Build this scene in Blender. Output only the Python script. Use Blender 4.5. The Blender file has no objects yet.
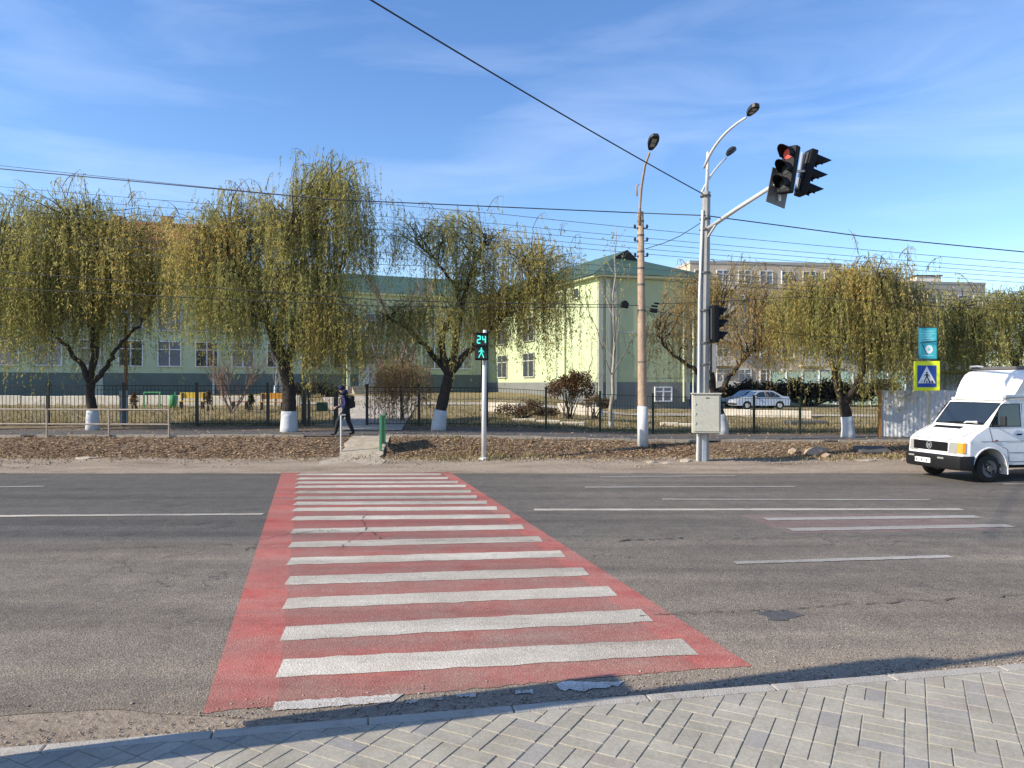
import bpy, bmesh, math, random
import numpy as np
from mathutils import Vector, Matrix, Quaternion

random.seed(7)
RNG = np.random.default_rng(11)
SC = bpy.context.scene
COL = SC.collection
R = math.radians

# ------------------------------------------------------------------ camera, sky, sun, exposure
FPX, CAMH = 750.0, 2.4
cam_d = bpy.data.cameras.new("camera")
cam = bpy.data.objects.new("camera", cam_d)
COL.objects.link(cam)
cam.location = (0, 0, CAMH)
cam.rotation_euler = (R(90), 0, 0)
cam_d.sensor_width = 36.0
cam_d.lens = FPX / 1024 * 36.0
cam_d.clip_start = 0.05
cam_d.clip_end = 6000
SC.camera = cam

SUN_EL, SUN_AZ = R(31), R(17)          # the sun stands to the left and a little behind the camera
to_sun = Vector((-math.cos(SUN_EL) * math.cos(SUN_AZ), -math.cos(SUN_EL) * math.sin(SUN_AZ), math.sin(SUN_EL)))
SC.view_settings.view_transform = 'Standard'
SC.view_settings.look = 'None'
SC.view_settings.gamma = 1.0
SC.view_settings.use_curve_mapping = False
SC.view_settings.exposure = 0.60

world = bpy.data.worlds.new("World")
SC.world = world
world.use_nodes = True
wn, wl = world.node_tree.nodes, world.node_tree.links
wn.clear()
w_out = wn.new('ShaderNodeOutputWorld')
w_bg = wn.new('ShaderNodeBackground')
w_sky = wn.new('ShaderNodeTexSky')
w_sky.sky_type = 'NISHITA'
w_sky.sun_disc = False
w_sky.sun_elevation = SUN_EL
w_sky.sun_rotation = math.atan2(to_sun.x, to_sun.y)
w_sky.altitude = 100
w_sky.air_density = 1.0
w_sky.dust_density = 0.35
w_sky.ozone_density = 3.0
w_bg.inputs['Strength'].default_value = 0.135
# thin streaks of high cloud
w_tc = wn.new('ShaderNodeTexCoord')
w_map = wn.new('ShaderNodeMapping')
w_map.inputs['Rotation'].default_value = (R(12), R(-24), R(10))
w_map.inputs['Scale'].default_value = (1.5, 2.0, 9.0)
w_n1 = wn.new('ShaderNodeTexNoise')
w_n1.inputs['Scale'].default_value = 1.6
w_n1.inputs['Detail'].default_value = 7
w_n1.inputs['Roughness'].default_value = 0.55
w_n1.inputs['Distortion'].default_value = 0.6
w_r1 = wn.new('ShaderNodeValToRGB')
w_r1.color_ramp.elements[0].position = 0.46
w_r1.color_ramp.elements[0].color = (0, 0, 0, 1)
w_r1.color_ramp.elements[1].position = 0.82
w_r1.color_ramp.elements[1].color = (0.15, 0.15, 0.15, 1)
w_mix = wn.new('ShaderNodeMix')
w_mix.data_type = 'RGBA'
w_mix.inputs[7].default_value = (7.6, 8.2, 9.2, 1)
wl.new(w_tc.outputs['Generated'], w_map.inputs['Vector'])
wl.new(w_map.outputs[0], w_n1.inputs['Vector'])
wl.new(w_n1.outputs['Fac'], w_r1.inputs['Fac'])
wl.new(w_r1.outputs[0], w_mix.inputs[0])
w_hs = wn.new('ShaderNodeHueSaturation')
w_hs.inputs['Saturation'].default_value = 1.16
w_hs.inputs['Hue'].default_value = 0.507
w_hs.inputs['Value'].default_value = 1.12
wl.new(w_sky.outputs[0], w_hs.inputs['Color'])
wl.new(w_hs.outputs[0], w_mix.inputs[6])
wl.new(w_mix.outputs[2], w_bg.inputs['Color'])
wl.new(w_bg.outputs[0], w_out.inputs['Surface'])

sun_d = bpy.data.lights.new("sun", 'SUN')
sun_d.energy = 4.9
sun_d.angle = R(0.55)
sun_d.color = (1.0, 0.895, 0.74)
sun = bpy.data.objects.new("sun", sun_d)
COL.objects.link(sun)
sun.rotation_euler = (-to_sun).to_track_quat('-Z', 'Y').to_euler()

# ------------------------------------------------------------------ measuring helpers
def P(px, py, d):
    """world point that lies at depth d on the sight line of a measured place"""
    return Vector(((px - 512) / FPX * d, d, CAMH - (py - 384) / FPX * d))

def G(px, py, z=0.0):
    d = (CAMH - z) * FPX / (py - 384)
    return Vector(((px - 512) / FPX * d, d, z))

def smooth(a, b, x):
    t = min(1.0, max(0.0, (x - a) / (b - a)))
    return t * t * (3 - 2 * t)

def ground_z(x, y):
    t = smooth(-3, 6, x - 0.10 * (y - 25))
    zs = 0.62 * (1 - t) + 0.45 * t
    zf = 0.69 * (1 - t) + 0.40 * t
    if y < 21.0:
        return 0.0
    if y < 23.2:
        return 0.12 * smooth(21.0, 23.2, y)
    if y < 25.2:
        s = (y - 23.2) / 2.0
        s = 0.5 * s + 0.5 * s * s * (3 - 2 * s)
        return 0.12 + (zs - 0.12) * s
    if y < 28.4:
        return zs
    if y < 30.5:
        return zs + (zf - zs) * (y - 28.4) / 2.1
    far = 1.55 * (1 - t) + 0.45 * t
    if y < 70:
        return zf + (far - zf) * (y - 30.5) / 39.5
    return far + 0.8 * smooth(70, 160, y)

# ------------------------------------------------------------------ materials
def new_mat(name):
    m = bpy.data.materials.new(name)
    m.use_nodes = True
    return m, m.node_tree.nodes, m.node_tree.links, m.node_tree.nodes['Principled BSDF']

def mat(name, col, rough=0.6, metal=0.0, var=0.12, scale=6.0, bump=0.0, bscale=60.0, spec=0.4, emit=None, estr=0.0, dirt=None, dirt_amt=0.5):
    m, n, l, b = new_mat(name)
    b.inputs['Roughness'].default_value = rough
    b.inputs['Metallic'].default_value = metal
    b.inputs['Specular IOR Level'].default_value = spec
    tc = n.new('ShaderNodeTexCoord')
    src = None
    if var > 0:
        no = n.new('ShaderNodeTexNoise')
        no.inputs['Scale'].default_value = scale
        no.inputs['Detail'].default_value = 6
        no.inputs['Roughness'].default_value = 0.65
        l.new(tc.outputs['Object'], no.inputs['Vector'])
        r = n.new('ShaderNodeValToRGB')
        r.color_ramp.elements[0].position = 0.3
        r.color_ramp.elements[1].position = 0.7
        r.color_ramp.elements[0].color = tuple(c * (1 - var) for c in col) + (1,)
        r.color_ramp.elements[1].color = tuple(min(1, c * (1 + var)) for c in col) + (1,)
        l.new(no.outputs['Fac'], r.inputs['Fac'])
        src = r.outputs[0]
        if dirt:
            n2 = n.new('ShaderNodeTexNoise')
            n2.inputs['Scale'].default_value = scale * 2.7
            n2.inputs['Detail'].default_value = 8
            l.new(tc.outputs['Object'], n2.inputs['Vector'])
            r2 = n.new('ShaderNodeValToRGB')
            r2.color_ramp.elements[0].position = 0.52
            r2.color_ramp.elements[1].position = 0.68
            r2.color_ramp.elements[1].color = (dirt_amt,) * 3 + (1,)
            l.new(n2.outputs['Fac'], r2.inputs['Fac'])
            mx = n.new('ShaderNodeMix')
            mx.data_type = 'RGBA'
            mx.inputs[7].default_value = tuple(dirt) + (1,)
            l.new(r2.outputs[0], mx.inputs[0])
            l.new(src, mx.inputs[6])
            src = mx.outputs[2]
        l.new(src, b.inputs['Base Color'])
    else:
        b.inputs['Base Color'].default_value = tuple(col) + (1,)
    if bump > 0:
        nb = n.new('ShaderNodeTexNoise')
        nb.inputs['Scale'].default_value = bscale
        nb.inputs['Detail'].default_value = 5
        l.new(tc.outputs['Object'], nb.inputs['Vector'])
        bp = n.new('ShaderNodeBump')
        bp.inputs['Strength'].default_value = bump
        bp.inputs['Distance'].default_value = 0.02
        l.new(nb.outputs['Fac'], bp.inputs['Height'])
        l.new(bp.outputs[0], b.inputs['Normal'])
    if emit:
        b.inputs['Emission Color'].default_value = tuple(emit) + (1,)
        b.inputs['Emission Strength'].default_value = estr
    return m

def glass_mat(name, col, rough=0.06):
    m, n, l, b = new_mat(name)
    b.inputs['Base Color'].default_value = tuple(col) + (1,)
    b.inputs['Roughness'].default_value = rough
    b.inputs['Specular IOR Level'].default_value = 0.7
    b.inputs['Coat Weight'].default_value = 0.4
    return m

def node(n, t, **k):
    x = n.new(t)
    for a, v in k.items():
        if a in x.inputs.keys():
            x.inputs[a].default_value = v
        else:
            setattr(x, a, v)
    return x

def ramp(n, l, fac, stops):
    r = n.new('ShaderNodeValToRGB')
    e = r.color_ramp.elements
    while len(e) < len(stops):
        e.new(0.5)
    for i, (p, c) in enumerate(stops):
        e[i].position = p
        e[i].color = tuple(c) + (1,) if len(c) == 3 else c
    l.new(fac, r.inputs['Fac'])
    return r.outputs[0]

def mixc(n, l, f, a, b, mode='MIX'):
    m = n.new('ShaderNodeMix')
    m.data_type = 'RGBA'
    m.blend_type = mode
    for sock, v in ((m.inputs[0], f), (m.inputs[6], a), (m.inputs[7], b)):
        if isinstance(v, (int, float)):
            sock.default_value = v
        elif isinstance(v, tuple):
            sock.default_value = v + (1,) if len(v) == 3 else v
        else:
            l.new(v, sock)
    return m.outputs[2]

def world_pos(n):
    return n.new('ShaderNodeNewGeometry').outputs['Position']

def grain(n, l, pos, scale, detail=4, rough=0.6, vscale=None):
    x = n.new('ShaderNodeTexNoise')
    x.inputs['Scale'].default_value = scale
    x.inputs['Detail'].default_value = detail
    x.inputs['Roughness'].default_value = rough
    if vscale:
        mp = n.new('ShaderNodeMapping')
        mp.inputs['Scale'].default_value = vscale
        l.new(pos, mp.inputs['Vector'])
        pos = mp.outputs[0]
    l.new(pos, x.inputs['Vector'])
    return x.outputs['Fac']

def math_n(n, l, op, a, b=None):
    m = n.new('ShaderNodeMath')
    m.operation = op
    for i, v in enumerate((a, b)):
        if v is None:
            continue
        if isinstance(v, (int, float)):
            m.inputs[i].default_value = v
        else:
            l.new(v, m.inputs[i])
    return m.outputs[0]

def asphalt_nodes(n, l, pos):
    """old dusty asphalt: aggregate, worn wheel tracks along the road, patches"""
    sep = n.new('ShaderNodeSeparateXYZ')
    l.new(pos, sep.inputs[0])
    big = grain(n, l, pos, 0.35, 4, 0.55, (0.35, 1.2, 1))
    mid = grain(n, l, pos, 2.2, 6, 0.7)
    fine = grain(n, l, pos, 75, 3, 0.75)
    vor = n.new('ShaderNodeTexVoronoi')
    vor.inputs['Scale'].default_value = 65
    l.new(pos, vor.inputs['Vector'])
    base = ramp(n, l, big, [(0.30, (0.125, 0.111, 0.095)), (0.55, (0.172, 0.153, 0.131)), (0.75, (0.215, 0.191, 0.163))])
    far = ramp(n, l, sep.outputs['Y'], [(0.0, (0.0, 0.0, 0.0)), (1.0, (1.0, 1.0, 1.0))])
    yy = math_n(n, l, 'MULTIPLY', math_n(n, l, 'SUBTRACT', sep.outputs['Y'], 11.15), 1.5)
    yy = math_n(n, l, 'ADD', yy, math_n(n, l, 'MULTIPLY', math_n(n, l, 'SUBTRACT', mid, 0.5), 0.5))
    xr = math_n(n, l, 'ADD', math_n(n, l, 'MULTIPLY', sep.outputs['X'], -0.09), 0.62)
    side = n.new('ShaderNodeClamp')
    side.inputs['Min'].default_value = 0.42
    side.inputs['Max'].default_value = 0.92
    l.new(xr, side.inputs[0])
    lane = math_n(n, l, 'MULTIPLY', node_clamp(n, l, yy), side.outputs[0])
    base = mixc(n, l, lane, base, (0.088, 0.086, 0.083))
    du = math_n(n, l, 'ADD', math_n(n, l, 'MULTIPLY', math_n(n, l, 'SUBTRACT', 9.2, sep.outputs['Y']), 0.26), math_n(n, l, 'MULTIPLY', sep.outputs['X'], 0.035))
    du = math_n(n, l, 'ADD', du, math_n(n, l, 'MULTIPLY', math_n(n, l, 'SUBTRACT', big, 0.5), 1.2))
    base = mixc(n, l, math_n(n, l, 'MULTIPLY', node_clamp(n, l, du), 0.55), base, (0.262, 0.217, 0.168))
    base = mixc(n, l, 1.0, base, ramp(n, l, mid, [(0.3, (0.80, 0.80, 0.80)), (0.7, (1.18, 1.17, 1.15))]), 'MULTIPLY')
    base = mixc(n, l, 1.0, base, ramp(n, l, fine, [(0.32, (0.42, 0.42, 0.42)), (0.5, (1, 1, 1)), (0.68, (1.9, 1.82, 1.68))]), 'MULTIPLY')
    streak = grain(n, l, pos, 1.0, 4, 0.6, (0.05, 1.5, 1))
    base = mixc(n, l, 1.0, base, ramp(n, l, streak, [(0.30, (0.74, 0.74, 0.75)), (0.5, (1, 1, 1)), (0.70, (1.2, 1.19, 1.16))]), 'MULTIPLY')
    stain = ramp(n, l, grain(n, l, pos, 0.9, 5, 0.7, (0.6, 1, 1)), [(0.60, (1, 1, 1)), (0.72, (0.70, 0.70, 0.71))])
    base = mixc(n, l, 1.0, base, stain, 'MULTIPLY')
    kd = math_n(n, l, 'SUBTRACT', math_n(n, l, 'SUBTRACT', sep.outputs['Y'], math_n(n, l, 'MULTIPLY', sep.outputs['X'], 0.193)), 5.33)
    kd = math_n(n, l, 'ADD', math_n(n, l, 'MULTIPLY', kd, -1.1), math_n(n, l, 'ADD', 0.62, math_n(n, l, 'MULTIPLY', mid, 0.9)))
    base = mixc(n, l, math_n(n, l, 'MULTIPLY', node_clamp(n, l, kd), 0.8), base, (0.30, 0.245, 0.185))
    fd = math_n(n, l, 'ADD', math_n(n, l, 'MULTIPLY', math_n(n, l, 'SUBTRACT', sep.outputs['Y'], 20.5), 1.3), math_n(n, l, 'MULTIPLY', math_n(n, l, 'SUBTRACT', big, 0.5), 2.4))
    base = mixc(n, l, math_n(n, l, 'MULTIPLY', node_clamp(n, l, fd), 0.8), base, (0.28, 0.235, 0.185))
    stones = ramp(n, l, vor.outputs['Color'], [(0.25, (0.75, 0.75, 0.75)), (0.85, (1.35, 1.32, 1.26))])
    base = mixc(n, l, 0.75, base, mixc(n, l, 1.0, base, stones, 'MULTIPLY'))
    return base, fine, vor.outputs['Distance'], mid

def node_clamp(n, l, v):
    c = n.new('ShaderNodeClamp')
    l.new(v, c.inputs[0])
    return c.outputs[0]

def bump_to(n, l, b, h, strength=0.6, dist=0.01):
    bp = n.new('ShaderNodeBump')
    bp.inputs['Strength'].default_value = strength
    bp.inputs['Distance'].default_value = dist
    l.new(h, bp.inputs['Height'])
    l.new(bp.outputs[0], b.inputs['Normal'])

def asphalt_mat():
    m, n, l, b = new_mat("asphalt")
    pos = world_pos(n)
    base, fine, vd, mid = asphalt_nodes(n, l, pos)
    # hairline cracks in a few areas
    vc = n.new('ShaderNodeTexVoronoi')
    vc.feature = 'DISTANCE_TO_EDGE'
    vc.inputs['Scale'].default_value = 0.8
    mp = n.new('ShaderNodeVectorMath')
    mp.operation = 'ADD'
    wob = n.new('ShaderNodeTexNoise')
    wob.inputs['Scale'].default_value = 2.5
    wob.inputs['Detail'].default_value = 5
    l.new(pos, wob.inputs['Vector'])
    l.new(pos, mp.inputs[0])
    l.new(wob.outputs['Color'], mp.inputs[1])
    l.new(mp.outputs[0], vc.inputs['Vector'])
    line = ramp(n, l, vc.outputs['Distance'], [(0.0, (1, 1, 1)), (0.014, (0, 0, 0))])
    mask = ramp(n, l, grain(n, l, pos, 0.27, 3), [(0.54, (0, 0, 0)), (0.60, (0.75, 0.75, 0.75))])
    base = mixc(n, l, mixc(n, l, 1.0, line, mask, 'MULTIPLY'), base, (0.035, 0.032, 0.03))
    l.new(base, b.inputs['Base Color'])
    b.inputs['Roughness'].default_value = 0.85
    b.inputs['Specular IOR Level'].default_value = 0.3
    bump_to(n, l, b, math_n(n, l, 'ADD', fine, vd), 0.55, 0.012)
    return m

def paint_mat(name, col, wear_lo, wear_hi, fade=None, fscale=1.1):
    """road paint worn down to the asphalt below"""
    m, n, l, b = new_mat(name)
    pos = world_pos(n)
    base, fine, vd, mid = asphalt_nodes(n, l, pos)
    w1 = grain(n, l, pos, 45, 4, 0.8)
    w2 = grain(n, l, pos, 3.0, 5, 0.7)
    w3 = grain(n, l, pos, 0.9, 3, 0.6, (0.22, 1.5, 1))
    s = math_n(n, l, 'ADD', math_n(n, l, 'MULTIPLY', w1, 0.5), math_n(n, l, 'MULTIPLY', w2, 0.34))
    s = math_n(n, l, 'ADD', s, math_n(n, l, 'MULTIPLY', w3, 0.34))
    wear = ramp(n, l, s, [(wear_lo, (0, 0, 0)), (wear_hi, (1, 1, 1))])
    c = ramp(n, l, w2, [(0.3, tuple(x * 0.86 for x in col)), (0.7, tuple(min(1, x * 1.1) for x in col))])
    if fade:
        c = mixc(n, l, ramp(n, l, grain(n, l, pos, fscale, 4), [(0.35, (0, 0, 0)), (0.65, (1, 1, 1))]), c, fade)
    c = mixc(n, l, 1.0, c, ramp(n, l, fine, [(0.3, (0.72, 0.72, 0.72)), (0.7, (1.2, 1.2, 1.2))]), 'MULTIPLY')
    streak = grain(n, l, pos, 1.0, 4, 0.6, (0.05, 1.5, 1))
    c = mixc(n, l, 1.0, c, ramp(n, l, streak, [(0.30, (0.72, 0.71, 0.70)), (0.5, (1, 1, 1)), (0.70, (1.08, 1.08, 1.08))]), 'MULTIPLY')
    c = mixc(n, l, 1.0, c, ramp(n, l, w2, [(0.34, (0.80, 0.79, 0.78)), (0.52, (1, 1, 1))]), 'MULTIPLY')
    l.new(mixc(n, l, wear, c, base), b.inputs['Base Color'])
    b.inputs['Roughness'].default_value = 0.75
    bump_to(n, l, b, math_n(n, l, 'ADD', fine, vd), 0.45, 0.01)
    return m

def soil_mat():
    m, n, l, b = new_mat("soil_and_dry_grass")
    pos = world_pos(n)
    sep = n.new('ShaderNodeSeparateXYZ')
    l.new(pos, sep.inputs[0])
    jit = math_n(n, l, 'MULTIPLY', math_n(n, l, 'SUBTRACT', grain(n, l, pos, 0.9, 5, 0.65), 0.5), 2.2)
    y = math_n(n, l, 'ADD', sep.outputs['Y'], jit)
    def step(a, c):
        mr = n.new('ShaderNodeMapRange')
        mr.inputs['From Min'].default_value = a
        mr.inputs['From Max'].default_value = c
        l.new(y, mr.inputs['Value'])
        return mr.outputs[0]
    g1 = grain(n, l, pos, 14, 6, 0.75)
    g2 = grain(n, l, pos, 1.3, 5, 0.6)
    sand = ramp(n, l, g1, [(0.3, (0.20, 0.160, 0.122)), (0.5, (0.315, 0.258, 0.200)), (0.7, (0.41, 0.345, 0.272))])
    soil = ramp(n, l, g1, [(0.3, (0.105, 0.076, 0.052)), (0.5, (0.18, 0.134, 0.093)), (0.7, (0.26, 0.20, 0.142))])
    grass = ramp(n, l, g2, [(0.3, (0.135, 0.112, 0.050)), (0.5, (0.245, 0.195, 0.100)), (0.68, (0.36, 0.285, 0.17))])
    grass = mixc(n, l, 1.0, grass, ramp(n, l, g1, [(0.3, (0.6, 0.6, 0.6)), (0.7, (1.35, 1.35, 1.3))]), 'MULTIPLY')
    sand = mixc(n, l, 1.0, sand, ramp(n, l, grain(n, l, pos, 0.7, 6, 0.7, (0.5, 1.4, 1)), [(0.34, (0.66, 0.64, 0.62)), (0.52, (1, 1, 1)), (0.68, (1.16, 1.15, 1.12))]), 'MULTIPLY')
    c = mixc(n, l, step(22.9, 23.5), sand, soil)
    c = mixc(n, l, step(29.5, 31.0), c, grass)
    l.new(c, b.inputs['Base Color'])
    b.inputs['Roughness'].default_value = 0.95
    b.inputs['Specular IOR Level'].default_value = 0.15
    bump_to(n, l, b, g1, 0.9, 0.04)
    return m

def island_mat(name, stops, rough=0.85, trans=0.0, attr=None, bump=0.0, bscale=40, spec=0.3):
    """colour differs from piece to piece of one mesh"""
    m, n, l, b = new_mat(name)
    g = n.new('ShaderNodeNewGeometry')
    fac = g.outputs['Random Per Island']
    if attr:
        a = n.new('ShaderNodeAttribute')
        a.attribute_name = attr
        fac = math_n(n, l, 'ADD', math_n(n, l, 'MULTIPLY', fac, 0.45), math_n(n, l, 'MULTIPLY', a.outputs['Fac'], 0.55))
    c = ramp(n, l, fac, stops)
    if bump:
        gn = grain(n, l, g.outputs['Position'], bscale, 6, 0.7)
        gb = grain(n, l, g.outputs['Position'], 3.0, 5, 0.7)
        c = mixc(n, l, 1.0, c, ramp(n, l, gn, [(0.3, (0.82, 0.82, 0.82)), (0.7, (1.14, 1.14, 1.13))]), 'MULTIPLY')
        c = mixc(n, l, 1.0, c, ramp(n, l, gb, [(0.3, (0.80, 0.79, 0.77)), (0.7, (1.12, 1.12, 1.12))]), 'MULTIPLY')
        bump_to(n, l, b, gn, bump, 0.004)
    l.new(c, b.inputs['Base Color'])
    b.inputs['Roughness'].default_value = rough
    b.inputs['Specular IOR Level'].default_value = spec
    if trans > 0:
        tr = n.new('ShaderNodeBsdfTranslucent')
        l.new(c, tr.inputs['Color'])
        mx = n.new('ShaderNodeMixShader')
        mx.inputs[0].default_value = trans
        l.new(b.outputs[0], mx.inputs[1])
        l.new(tr.outputs[0], mx.inputs[2])
        l.new(mx.outputs[0], n['Material Output'].inputs['Surface'])
    return m

M = {}
M['asphalt'] = asphalt_mat()
M['red_paint'] = paint_mat("red_road_paint", (0.50, 0.098, 0.076), 0.48, 0.86, (0.44, 0.155, 0.125))
M['red_worn'] = paint_mat("worn_red_road_paint", (0.46, 0.100, 0.078), 0.42, 0.80, (0.36, 0.130, 0.104))
M['white_paint'] = paint_mat("worn_white_paint", (0.76, 0.715, 0.61), 0.45, 0.78, (0.58, 0.525, 0.43), 0.8)
M['old_paint'] = paint_mat("faded_white_paint", (0.46, 0.445, 0.41), 0.46, 0.78)
M['edge_paint'] = paint_mat("broken_white_paint", (0.80, 0.77, 0.71), 0.53, 0.70)
M['old_red'] = paint_mat("faded_red_paint", (0.23, 0.14, 0.125), 0.42, 0.70)
M['crack'] = mat("crack_fill", (0.060, 0.054, 0.048), 0.9, var=0.3, scale=9)
M['patch'] = mat("tar_patch", (0.082, 0.080, 0.080), 0.7, var=0.25, scale=14, bump=0.4, bscale=90)
M['soil'] = soil_mat()
M['paver'] = island_mat("concrete_pavers", [(0.0, (0.310, 0.287, 0.236)), (0.3, (0.338, 0.313, 0.256)), (0.84, (0.358, 0.332, 0.274)), (0.93, (0.290, 0.274, 0.252)), (1.0, (0.350, 0.305, 0.250))], 0.85, bump=0.5)
M['joint_sand'] = mat("joint_sand", (0.28, 0.25, 0.20), 0.95, var=0.45, scale=5, bump=0.5, bscale=120)
M['kerb'] = mat("kerb_concrete", (0.36, 0.335, 0.29), 0.9, var=0.16, scale=3.0, bump=0.5, bscale=70, dirt=(0.24, 0.20, 0.155))
M['sidewalk'] = mat("sidewalk_asphalt", (0.085, 0.080, 0.078), 0.9, var=0.22, scale=1.5, bump=0.5, bscale=50)
M['concrete'] = mat("worn_concrete", (0.36, 0.31, 0.245), 0.9, var=0.22, scale=4, bump=0.5, bscale=40, dirt=(0.20, 0.16, 0.12))
M['path'] = mat("pale_path", (0.40, 0.355, 0.29), 0.9, var=0.2, scale=1.2)
M['deadleaf'] = island_mat("fallen_leaves", [(0.0, (0.14, 0.082, 0.048)), (0.35, (0.27, 0.17, 0.10)), (0.7, (0.39, 0.26, 0.155)), (1.0, (0.50, 0.38, 0.25))], 0.8, 0.15)
M['grassblade'] = island_mat("dry_grass_blades", [(0.0, (0.11, 0.105, 0.038)), (0.45, (0.25, 0.205, 0.092)), (1.0, (0.44, 0.345, 0.19))], 0.8, 0.3)
M['bark'] = mat("willow_bark", (0.040, 0.031, 0.025), 0.95, var=0.45, scale=9, bump=1.0, bscale=26)
M['twig'] = mat("willow_twigs", (0.22, 0.185, 0.09), 0.9, var=0.3, scale=5)
M['tan_twig'] = mat("dry_tan_twigs", (0.40, 0.30, 0.18), 0.9, var=0.2, scale=5)
M['limewash'] = mat("limewash", (0.50, 0.52, 0.54), 0.9, var=0.10, scale=7, bump=0.4, bscale=40, dirt=(0.42, 0.40, 0.38))
M['willow'] = island_mat("willow_leaves", [(0.0, (0.12, 0.16, 0.045)), (0.25, (0.25, 0.28, 0.080)), (0.52, (0.47, 0.43, 0.130)), (0.80, (0.62, 0.48, 0.14)), (1.0, (0.62, 0.34, 0.10))], 0.6, 0.55, 'tint')
M['willow_brown'] = island_mat("russet_willow_leaves", [(0.0, (0.22, 0.20, 0.07)), (0.4, (0.40, 0.30, 0.105)), (0.75, (0.48, 0.325, 0.13)), (1.0, (0.48, 0.25, 0.10))], 0.6, 0.5, 'tint')
M['tan_leaf'] = island_mat("dry_tan_leaves", [(0.0, (0.17, 0.105, 0.052)), (0.5, (0.32, 0.215, 0.115)), (1.0, (0.46, 0.33, 0.19))], 0.8, 0.35, 'tint')
M['brown_leaf'] = island_mat("brown_bush_leaves", [(0.0, (0.055, 0.034, 0.022)), (0.5, (0.14, 0.085, 0.042)), (1.0, (0.23, 0.155, 0.07))], 0.8, 0.3, 'tint')
M['green_leaf'] = island_mat("evergreen_leaves", [(0.0, (0.020, 0.030, 0.014)), (0.6, (0.04, 0.056, 0.022)), (1.0, (0.075, 0.085, 0.032))], 0.7, 0.2, 'tint')
M['hedge_leaf'] = island_mat("dark_hedge_leaves", [(0.0, (0.022, 0.018, 0.013)), (0.6, (0.045, 0.036, 0.024)), (1.0, (0.10, 0.075, 0.04))], 0.8, 0.2, 'tint')
M['pinktwig'] = mat("bare_pink_twigs", (0.215, 0.150, 0.120), 0.9, var=0.25, scale=5)
M['greytwig'] = mat("bare_grey_bark", (0.30, 0.275, 0.235), 0.9, var=0.25, scale=6)
M['fence'] = mat("black_fence_paint", (0.022, 0.024, 0.024), 0.5, var=0.2, scale=4)
M['gfence'] = mat("dark_green_fence_paint", (0.025, 0.040, 0.027), 0.5, var=0.2, scale=4)
M['rail'] = mat("rusty_rail_paint", (0.37, 0.31, 0.245), 0.7, var=0.25, scale=7, dirt=(0.19, 0.10, 0.055))
M['green_rail'] = mat("green_rail_paint", (0.055, 0.225, 0.105), 0.6, var=0.15, scale=8)
M['board_green'] = mat("green_board", (0.022, 0.070, 0.036), 0.6, var=0.15)
M['galv'] = mat("galvanised_steel", (0.56, 0.57, 0.57), 0.42, 0.55, var=0.10, scale=5)
M['white_steel'] = mat("white_painted_steel", (0.56, 0.56, 0.55), 0.45, 0.1, var=0.06, scale=4)
M['grey_pole'] = mat("grey_pole_paint", (0.30, 0.295, 0.28), 0.6, 0.1, var=0.14, scale=3, bump=0.2, dirt=(0.30, 0.28, 0.25))
M['pole_concrete'] = mat("brown_pole_concrete", (0.36, 0.262, 0.188), 0.9, var=0.2, scale=4, bump=0.6, bscale=30, dirt=(0.22, 0.15, 0.10))
M['strap'] = mat("strap_steel", (0.12, 0.115, 0.11), 0.6, 0.4, var=0.1)
M['black'] = mat("black_plastic", (0.007, 0.0075, 0.009), 0.6, var=0.1, spec=0.2)
M['darkgrey'] = mat("dark_grey_plastic", (0.026, 0.027, 0.030), 0.5, var=0.1, spec=0.3)
M['signal_back'] = mat("grey_sign_back", (0.16, 0.165, 0.165), 0.5, 0.3, var=0.1)
M['lamp_lens'] = mat("luminaire_lens", (0.30, 0.30, 0.28), 0.25, var=0.05)
M['red_on'] = mat("red_lens_lit", (0.45, 0.05, 0.04), 0.3, var=0.0, emit=(1.0, 0.25, 0.22), estr=0.10)
M['lens_off'] = mat("signal_lens_dark", (0.030, 0.034, 0.032), 0.2, var=0.0)
M['teal_on'] = mat("green_diodes", (0.02, 0.3, 0.24), 0.4, var=0.0, emit=(0.06, 0.72, 0.56), estr=1.0)
M['cabinet'] = mat("cabinet_paint", (0.45, 0.44, 0.37), 0.55, 0.0, var=0.07, scale=4, dirt=(0.34, 0.31, 0.25))
M['cable'] = mat("cable_rubber", (0.022, 0.023, 0.026), 0.6, var=0.0)
M['wire'] = mat("bare_wire", (0.085, 0.095, 0.115), 0.5, 0.3, var=0.0)
M['sign_yellow'] = mat("fluorescent_yellow", (0.76, 0.83, 0.03), 0.5, var=0.04)
M['sign_blue'] = mat("sign_blue", (0.022, 0.075, 0.33), 0.45, var=0.04)
M['sign_white'] = mat("sign_white", (0.80, 0.80, 0.80), 0.5, var=0.03)
M['sign_black'] = mat("sign_black", (0.02, 0.02, 0.022), 0.5, var=0.0)
M['teal'] = mat("teal_board", (0.055, 0.44, 0.50), 0.35, var=0.12, scale=5)
M['teal_pale'] = mat("pale_teal_print", (0.26, 0.62, 0.66), 0.35, var=0.1, scale=5)
M['teal_dark'] = mat("dark_teal_frame", (0.02, 0.12, 0.15), 0.5, var=0.1)
M['post_yellow'] = mat("sign_post_paint", (0.48, 0.43, 0.27), 0.6, var=0.1)
M['wall_green'] = mat("pale_green_render", (0.47, 0.53, 0.35), 0.9, var=0.09, scale=0.5, dirt=(0.37, 0.42, 0.30), dirt_amt=0.35)
M['wall_lime'] = mat("lime_green_render", (0.46, 0.535, 0.315), 0.9, var=0.07, scale=0.5, dirt=(0.42, 0.47, 0.22), dirt_amt=0.35)
M['wall_grey'] = mat("grey_green_render", (0.42, 0.43, 0.35), 0.9, var=0.09, scale=0.6)
M['plinth'] = mat("dark_green_plinth", (0.125, 0.152, 0.135), 0.85, var=0.16, scale=0.8)
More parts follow.
